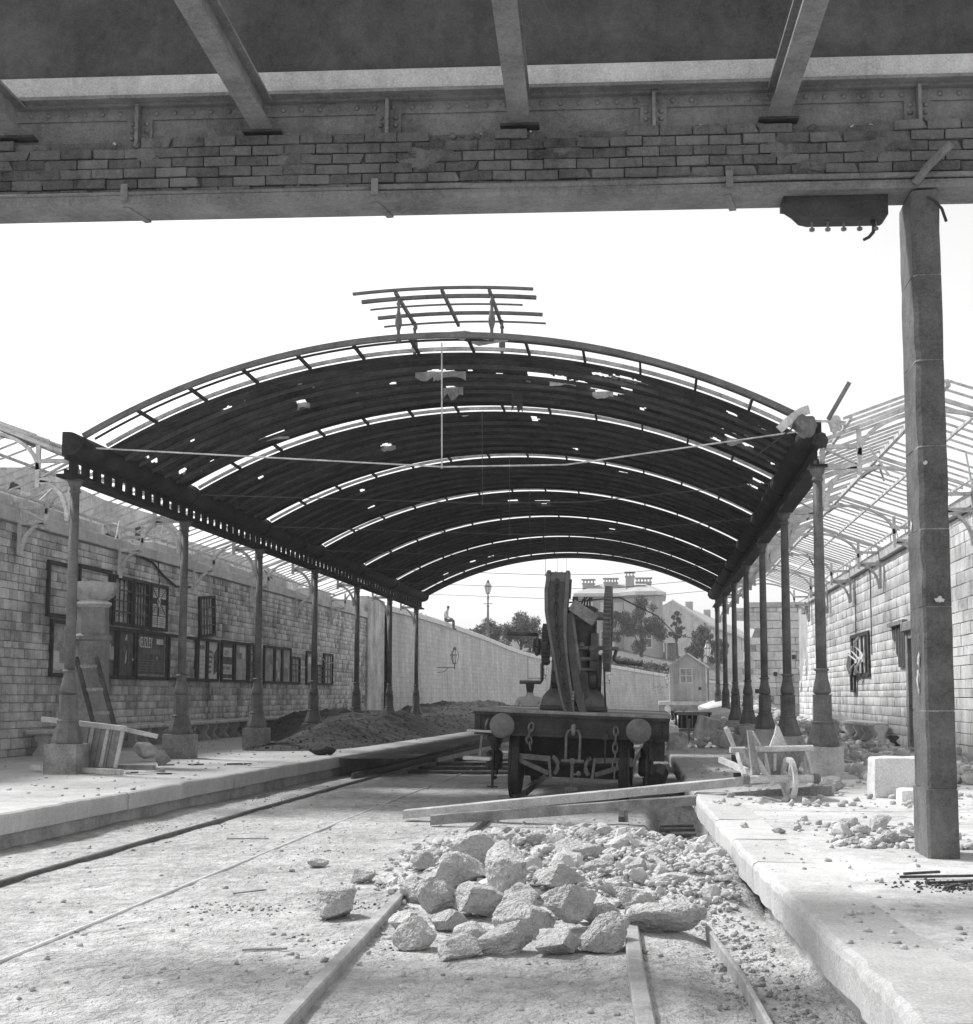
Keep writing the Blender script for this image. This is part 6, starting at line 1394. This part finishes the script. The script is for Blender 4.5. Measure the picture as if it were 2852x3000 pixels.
# ------------------------------------------------------------------ lamps
def lantern(mb, gl, c, s=1):
    x, y, z = c
    gl.lathe(c, [(.10*s, 0), (.19*s, .36*s)], 6); gl.lathe((x, y, z+.40*s), [(.17*s, 0), (.09*s, .2*s)], 6)
    mb.lathe((x, y, z+.36*s), [(.21*s, 0), (.215*s, .035*s), (.18*s, .04*s)], 6).lathe((x, y, z+.60*s), [(.10*s, 0), (.07*s, .06*s), (.09*s, .09*s), (.05*s, .14*s), (.01, .18*s)], 8).lathe((x, y, z-.06*s), [(.04*s, 0), (.11*s, .05*s), (.11*s, .06*s)], 8)
    for k in range(6):
        t = k*math.pi/3; mb.bar((x+.10*s*math.cos(t), y+.10*s*math.sin(t), z), (x+.195*s*math.cos(t), y+.195*s*math.sin(t), z+.36*s), .022*s, .022*s); mb.bar((x+.18*s*math.cos(t), y+.18*s*math.sin(t), z+.40*s), (x+.095*s*math.cos(t), y+.095*s*math.sin(t), z+.6*s), .022*s, .022*s)
def wall_lamp(root, tip, label):
    t = thing('wall_lamp', root, label, 'lamp', 'bracket lamps on the retaining wall'); fr, gl = MB(), MB(); s = 1
    fr.tube([root, (tip[0], tip[1], root[2])], .022, 6).tube([(tip[0], tip[1], root[2]-.1), (tip[0], tip[1], root[2]+.18)], .022, 6)
    fr.tube([(root[0], root[1], root[2]-.3), ((root[0]+tip[0])/2, (root[1]+tip[1])/2, root[2]-.2), (tip[0]*.7+root[0]*.3, tip[1]*.7+root[1]*.3, root[2])], .016, 6)
    fr.tube([(root[0], root[1], root[2]-.3), (root[0], root[1], root[2]+1.9)], .014, 5)
    lantern(fr, gl, (tip[0], tip[1], root[2]+.22), 1.05); fr.build('bracket', 'iron_column', t); gl.build('glass', 'lamp_glass', t)
wall_lamp((-10.72, 66.5, 2.80), (-9.72, 66.6, 2.80), 'bracket lamp on the retaining wall behind the last left column')
wall_lamp((-8.2, 90, 2.55), (-7.0, 90.0, 2.55), 'bracket lamp on the retaining wall just left of the crane')
wall_lamp((-4.3, 102.5, 2.35), (-3.15, 102.5, 2.35), 'bracket lamp on the retaining wall just right of the crane')
wall_lamp((.2, 112.6, 2.1), (1.3, 112.4, 2.1), 'bracket lamp on the retaining wall left of the hut')
sl = thing('street_lamp', (-10.55, 87.2, 4.6), 'tall street lamp standing on the wall top left of the crane', 'street lamp'); fr, gl = MB(), MB()
MB().lathe((-10.55, 87.2, 4.55), [(.16, 0), (.16, .5), (.11, .6), (.13, .75), (.08, .85), (.06, 2.6), (.08, 2.65), (.08, 2.7), (.05, 2.75), (.05, 3.1), (.09, 3.2), (.04, 3.3), (.04, 3.45)], 10).box(-10.85, -10.25, 87.18, 87.22, 7.35, 7.39).build('post', 'iron_column', sl)
lantern(fr, gl, (-10.55, 87.2, 8.05), 1.15); fr.build('lantern_frame', 'iron_column', sl); gl.build('glass', 'lamp_glass', sl)
sl = thing('street_lamp', (3.35, 81, 0), 'lamp post with round topped lantern beyond the far right columns', 'street lamp'); fr, gl = MB(), MB()
MB().tube([(3.35, 81, 0), (3.35, 81, 3.7)], .06, 8).build('post', 'iron_column', sl); lantern(fr, gl, (3.35, 81, 3.75), 1.2); fr.build('lantern_frame', 'iron_column', sl); gl.build('glass', 'lamp_glass', sl)
# ------------------------------------------------------------------ flat wagon with a boarded hut
fwg = thing('flat_wagon', (1.8, 68, 0), 'distant flat wagon with timber floor carrying the boarded hut', 'wagon')
MB().box(.36, 3.40, 66, 71, .95, 1.13).build('floor', 'wood_pale', fwg); MB().box(.36, 3.40, 66.02, 66.2, .66, .948).build('headstock', 'wood_mid', fwg)
MB().box(.40, .55, 66.2, 71, .70, .948).box(3.2, 3.36, 66.2, 71, .70, .948).build('solebar', 'wood_dark', fwg)
for x in (.78, 2.45): MB().lathe((x, 66.02, .78), [(.09, 0), (.07, -.3), (.16, -.31), (.15, -.36), (.05, -.39)], 16, 'y').build('buffer', 'iron_pale', fwg)
for x in (1.05, 2.6):
    for y in (66.9, 70): MB().lathe((x, y, .44), [(.06, -.07), (.42, -.06), (.42, .06), (.06, .07)], 24, 'x').build('wheel', 'iron_dark', fwg)
for x in (1.1, 1.55): links(MB(), [(x, 65.95, .75-.1*k) for k in range(5)], .02, W=.05).build('chain', 'iron_worn', fwg)
hut = thing('boarded_hut', (1.8, 67.2, 1.13), 'small grey boarded hut with a four paned window on the far wagon', 'hut')
hx0, hx1, hy0, hy1, hz0, hz1 = .88, 2.66, 66.35, 68.6, 1.133, 2.86; ap = 3.42; mid = (hx0+hx1)/2
MB().prism([(hx0+.02, hz0), (hx1-.02, hz0), (hx1-.02, hz1), (mid, ap-.03), (hx0+.02, hz1)], 'y', hy0+.03, hy1).build('wall', 'hut_wood', hut)
nb = 9
for k in range(nb):
    xa, xb = hx0+(hx1-hx0)*k/nb+.006, hx0+(hx1-hx0)*(k+1)/nb-.006
    def zt(x): return hz1+(ap-hz1)*(1-abs(x-mid)/(mid-hx0))
    z = lambda x: min(zt(x), ap)-.01
    MB().prism([(xa, hz0), (xb, hz0), (xb, z(xb))]+([(mid, ap-.01)] if xa < mid < xb else [])+[(xa, z(xa))], 'y', hy0+.004*(k % 3), hy0+.029).build('board', 'hut_wood', hut)
for s_ in (-1, 1):
    e = mid+s_*(mid-hx0+.14); MB().add([(mid, hy0-.15, ap), (e, hy0-.15, hz1-.13), (e, hy1+.1, hz1-.13), (mid, hy1+.1, ap), (mid, hy0-.15, ap+.07), (e, hy0-.15, hz1-.06), (e, hy1+.1, hz1-.06), (mid, hy1+.1, ap+.07)], [(0, 1, 2, 3), (7, 6, 5, 4), (0, 4, 5, 1), (1, 5, 6, 2), (2, 6, 7, 3)]).build('roof_slope', 'house_trim' if s_ > 0 else 'hut_wood', hut)
w = MB(); wx0, wx1, wz0, wz1 = 1.42, 1.95, 2.05, 2.70
w.box(wx0-.05, wx0, hy0-.03, hy0-.002, wz0-.05, wz1+.05).box(wx1, wx1+.05, hy0-.03, hy0-.002, wz0-.05, wz1+.05).box(wx0, wx1, hy0-.03, hy0-.002, wz0-.05, wz0).box(wx0, wx1, hy0-.03, hy0-.002, wz1, wz1+.05).box((wx0+wx1)/2-.02, (wx0+wx1)/2+.02, hy0-.028, hy0-.002, wz0, wz1).box(wx0, wx1, hy0-.026, hy0-.002, (wz0+wz1)/2-.02, (wz0+wz1)/2+.02)
wo_ = w.build('window', 'cornice', hut)
for a_ in (0, 1):
    for b_ in (0, 1): MB().box(wx0+a_*.285+.001, wx0+a_*.285+.243, hy0-.012, hy0-.0025, wz0+b_*.345+.001, wz0+b_*.345+.303).build('pane', 'wood_mid', wo_)
MB().lathe((2.35, hy0, 1.75), [(.06, -.001), (.07, -.03), (.03, -.05)], 10, 'y').build('knob', 'iron_dark', hut); MB().box(2.62, 2.67, hy0-.02, hy0-.003, 2.0, 2.85).build('corner_batten', 'house_trim', hut)
# ------------------------------------------------------------------ people
def person(name, loc, J, E, label, zt, mats):
    me = bpy.data.meshes.new(name); keys = list(J); me.from_pydata([J[k][:3] for k in keys], [(keys.index(a), keys.index(b)) for a, b in E], []); me.update()
    ob = bpy.data.objects.new('tmp', me); COL.objects.link(ob)
    sk = ob.modifiers.new('skin', 'SKIN'); sk.use_smooth_shade = True; ss = ob.modifiers.new('sub', 'SUBSURF'); ss.levels = 2; ss.render_levels = 2
    for i, k in enumerate(keys):
        sv = me.skin_vertices[0].data[i]; sv.radius = J[k][3] if isinstance(J[k][3], tuple) else (J[k][3], J[k][3]); sv.use_root = (k == 'pelvis')
    bpy.context.view_layer.update(); dg = bpy.context.evaluated_depsgraph_get()
    m2 = bpy.data.meshes.new_from_object(ob.evaluated_get(dg)); bpy.data.objects.remove(ob); m2.name = name
    m2.materials.clear()
    for mm in mats: m2.materials.append(M[mm])
    for p in m2.polygons: p.material_index = zt(p.center); p.use_smooth = True
    o = bpy.data.objects.new(name, m2); COL.objects.link(o); o.location = loc; ORG[o.name] = (0, 0, 0); return tag(o, label, 'person')
def fingers(J, E, wrist, d, tag_):
    w = Vector(J[wrist][:3]); d = Vector(d).normalized(); a = d.cross(Vector((0, 1, 0))).normalized() if abs(d.y) < .9 else Vector((1, 0, 0))
    J['palm'+tag_] = (*(w+d*.07), (.034, .02)); E.append((wrist, 'palm'+tag_))
    for k in range(4):
        off = a*(.027*(k-1.5)); p = w+d*.11+off; q = w+d*(.15+.012*(1.5-abs(k-1.5)))+off+Vector((0, .015, 0)); J[f'fa{k}'+tag_] = (*p, .009); J[f'fb{k}'+tag_] = (*q, .008); E += [('palm'+tag_, f'fa{k}'+tag_), (f'fa{k}'+tag_, f'fb{k}'+tag_)]
    p = w+d*.07+a*.05+Vector((0, .02, 0)); J['th'+tag_] = (*p, .010); J['tt'+tag_] = (*(p+d*.04), .009); E += [('palm'+tag_, 'th'+tag_), ('th'+tag_, 'tt'+tag_)]
# man standing behind the wagon, back to the camera
J = {'pelvis': (0, 0, .93, (.15, .11)), 'waist': (0, .01, 1.08, (.145, .10)), 'chest': (0, .02, 1.28, (.175, .115)), 'neckb': (0, .03, 1.43, .075), 'neck': (0, .045, 1.49, .055), 'jaw': (0, .075, 1.555, .072), 'head': (0, .07, 1.64, .088), 'crown': (0, .06, 1.71, .062)}
E = [('pelvis', 'waist'), ('waist', 'chest'), ('chest', 'neckb'), ('neckb', 'neck'), ('neck', 'jaw'), ('jaw', 'head'), ('head', 'crown')]
for s_, n_ in ((-1, 'l'), (1, 'r')):
    J['sh'+n_] = (s_*.19, .02, 1.385, .062); J['el'+n_] = (s_*.27, .0, 1.10, .047); J['wr'+n_] = (s_*.24, .14, .90, .031); E += [('chest', 'sh'+n_), ('sh'+n_, 'el'+n_), ('el'+n_, 'wr'+n_)]
    J['hip'+n_] = (s_*.10, 0, .86, .10); J['kn'+n_] = (s_*.12, .02, .48, .068); J['an'+n_] = (s_*.13, -.02, .09, .046); J['to'+n_] = (s_*.15, .16, .04, .038); E += [('pelvis', 'hip'+n_), ('hip'+n_, 'kn'+n_), ('kn'+n_, 'an'+n_), ('an'+n_, 'to'+n_)]
    fingers(J, E, 'wr'+n_, (-s_*.15, .75, -.6), n_)
pm = person('person', (-2.10, 23.4, -.03), J, E, 'man in a light shirt seen from behind beyond the crane wagon', lambda c: 2 if c.z > 1.60 or (c.z > 1.50 and c.y < .06) else (3 if c.z > 1.47 else (0 if c.z > .98 or abs(c.x) > .2 else (3 if (c.y > .12 and c.z > .5) else 1))), ['shirt', 'trouser', 'hair', 'skin'])
MB().lathe((0, .035, 1.44), [(.062, 0), (.068, .02), (.060, .04)], 14).build('collar', 'shirt', pm, smooth=True)
# person sitting on the wall top
J = {'pelvis': (0, 0, .10, (.14, .12)), 'waist': (.03, 0, .26, (.13, .10)), 'chest': (.08, 0, .47, (.16, .11)), 'neckb': (.12, 0, .60, .07), 'neck': (.14, 0, .65, .052), 'jaw': (.17, 0, .71, .065), 'head': (.165, 0, .79, .085), 'crown': (.15, 0, .85, .06)}
E = [('pelvis', 'waist'), ('waist', 'chest'), ('chest', 'neckb'), ('neckb', 'neck'), ('neck', 'jaw'), ('jaw', 'head'), ('head', 'crown')]
for s_, n_ in ((-1, 'l'), (1, 'r')):
    J['sh'+n_] = (.09, s_*.19, .555, .06); J['el'+n_] = (.10, s_*.25, .30, .045); J['wr'+n_] = (.28, s_*.20, .20, .03); E += [('chest', 'sh'+n_), ('sh'+n_, 'el'+n_), ('el'+n_, 'wr'+n_)]
    J['hip'+n_] = (.06, s_*.10, .08, .095); J['kn'+n_] = (.45, s_*.13, .09, .065); J['an'+n_] = (.45, s_*.13, -.33, .045); J['to'+n_] = (.60, s_*.14, -.38, .036); E += [('pelvis', 'hip'+n_), ('hip'+n_, 'kn'+n_), ('kn'+n_, 'an'+n_), ('an'+n_, 'to'+n_)]
    fingers(J, E, 'wr'+n_, (.8, 0, -.5), n_)
ps = person('person', (-10.62, 69.2, 5.20), J, E, 'person in a pale shirt sitting on the retaining wall top', lambda c: 2 if (c.z > .76 or (c.z > .70 and c.x < .13)) else (3 if c.z > .63 or (c.x > .27 and abs(c.y) > .15 and c.z > .13) else (0 if c.z > .2 else 1)), ['shirt', 'trouser', 'hair', 'skin'])

# ================================================================== HAZE: the air of the valley
hz = MB().box(-1000, 1000, -260, 1700, -2.0, 16.5).build('haze', 'paper', kind='stuff'); hz.data.materials.clear()
hm = bpy.data.materials.new('haze'); hm.use_nodes = True; hn = hm.node_tree; hn.nodes.clear()
pv = hn.nodes.new('ShaderNodeVolumePrincipled'); pv.inputs['Color'].default_value = (.97, .97, .97, 1); pv.inputs['Density'].default_value = .0007; pv.inputs['Anisotropy'].default_value = .2
ho = hn.nodes.new('ShaderNodeOutputMaterial'); hn.links.new(pv.outputs[0], ho.inputs['Volume']); hz.data.materials.append(hm)
hz['label'] = 'pale haze filling the air over the station'
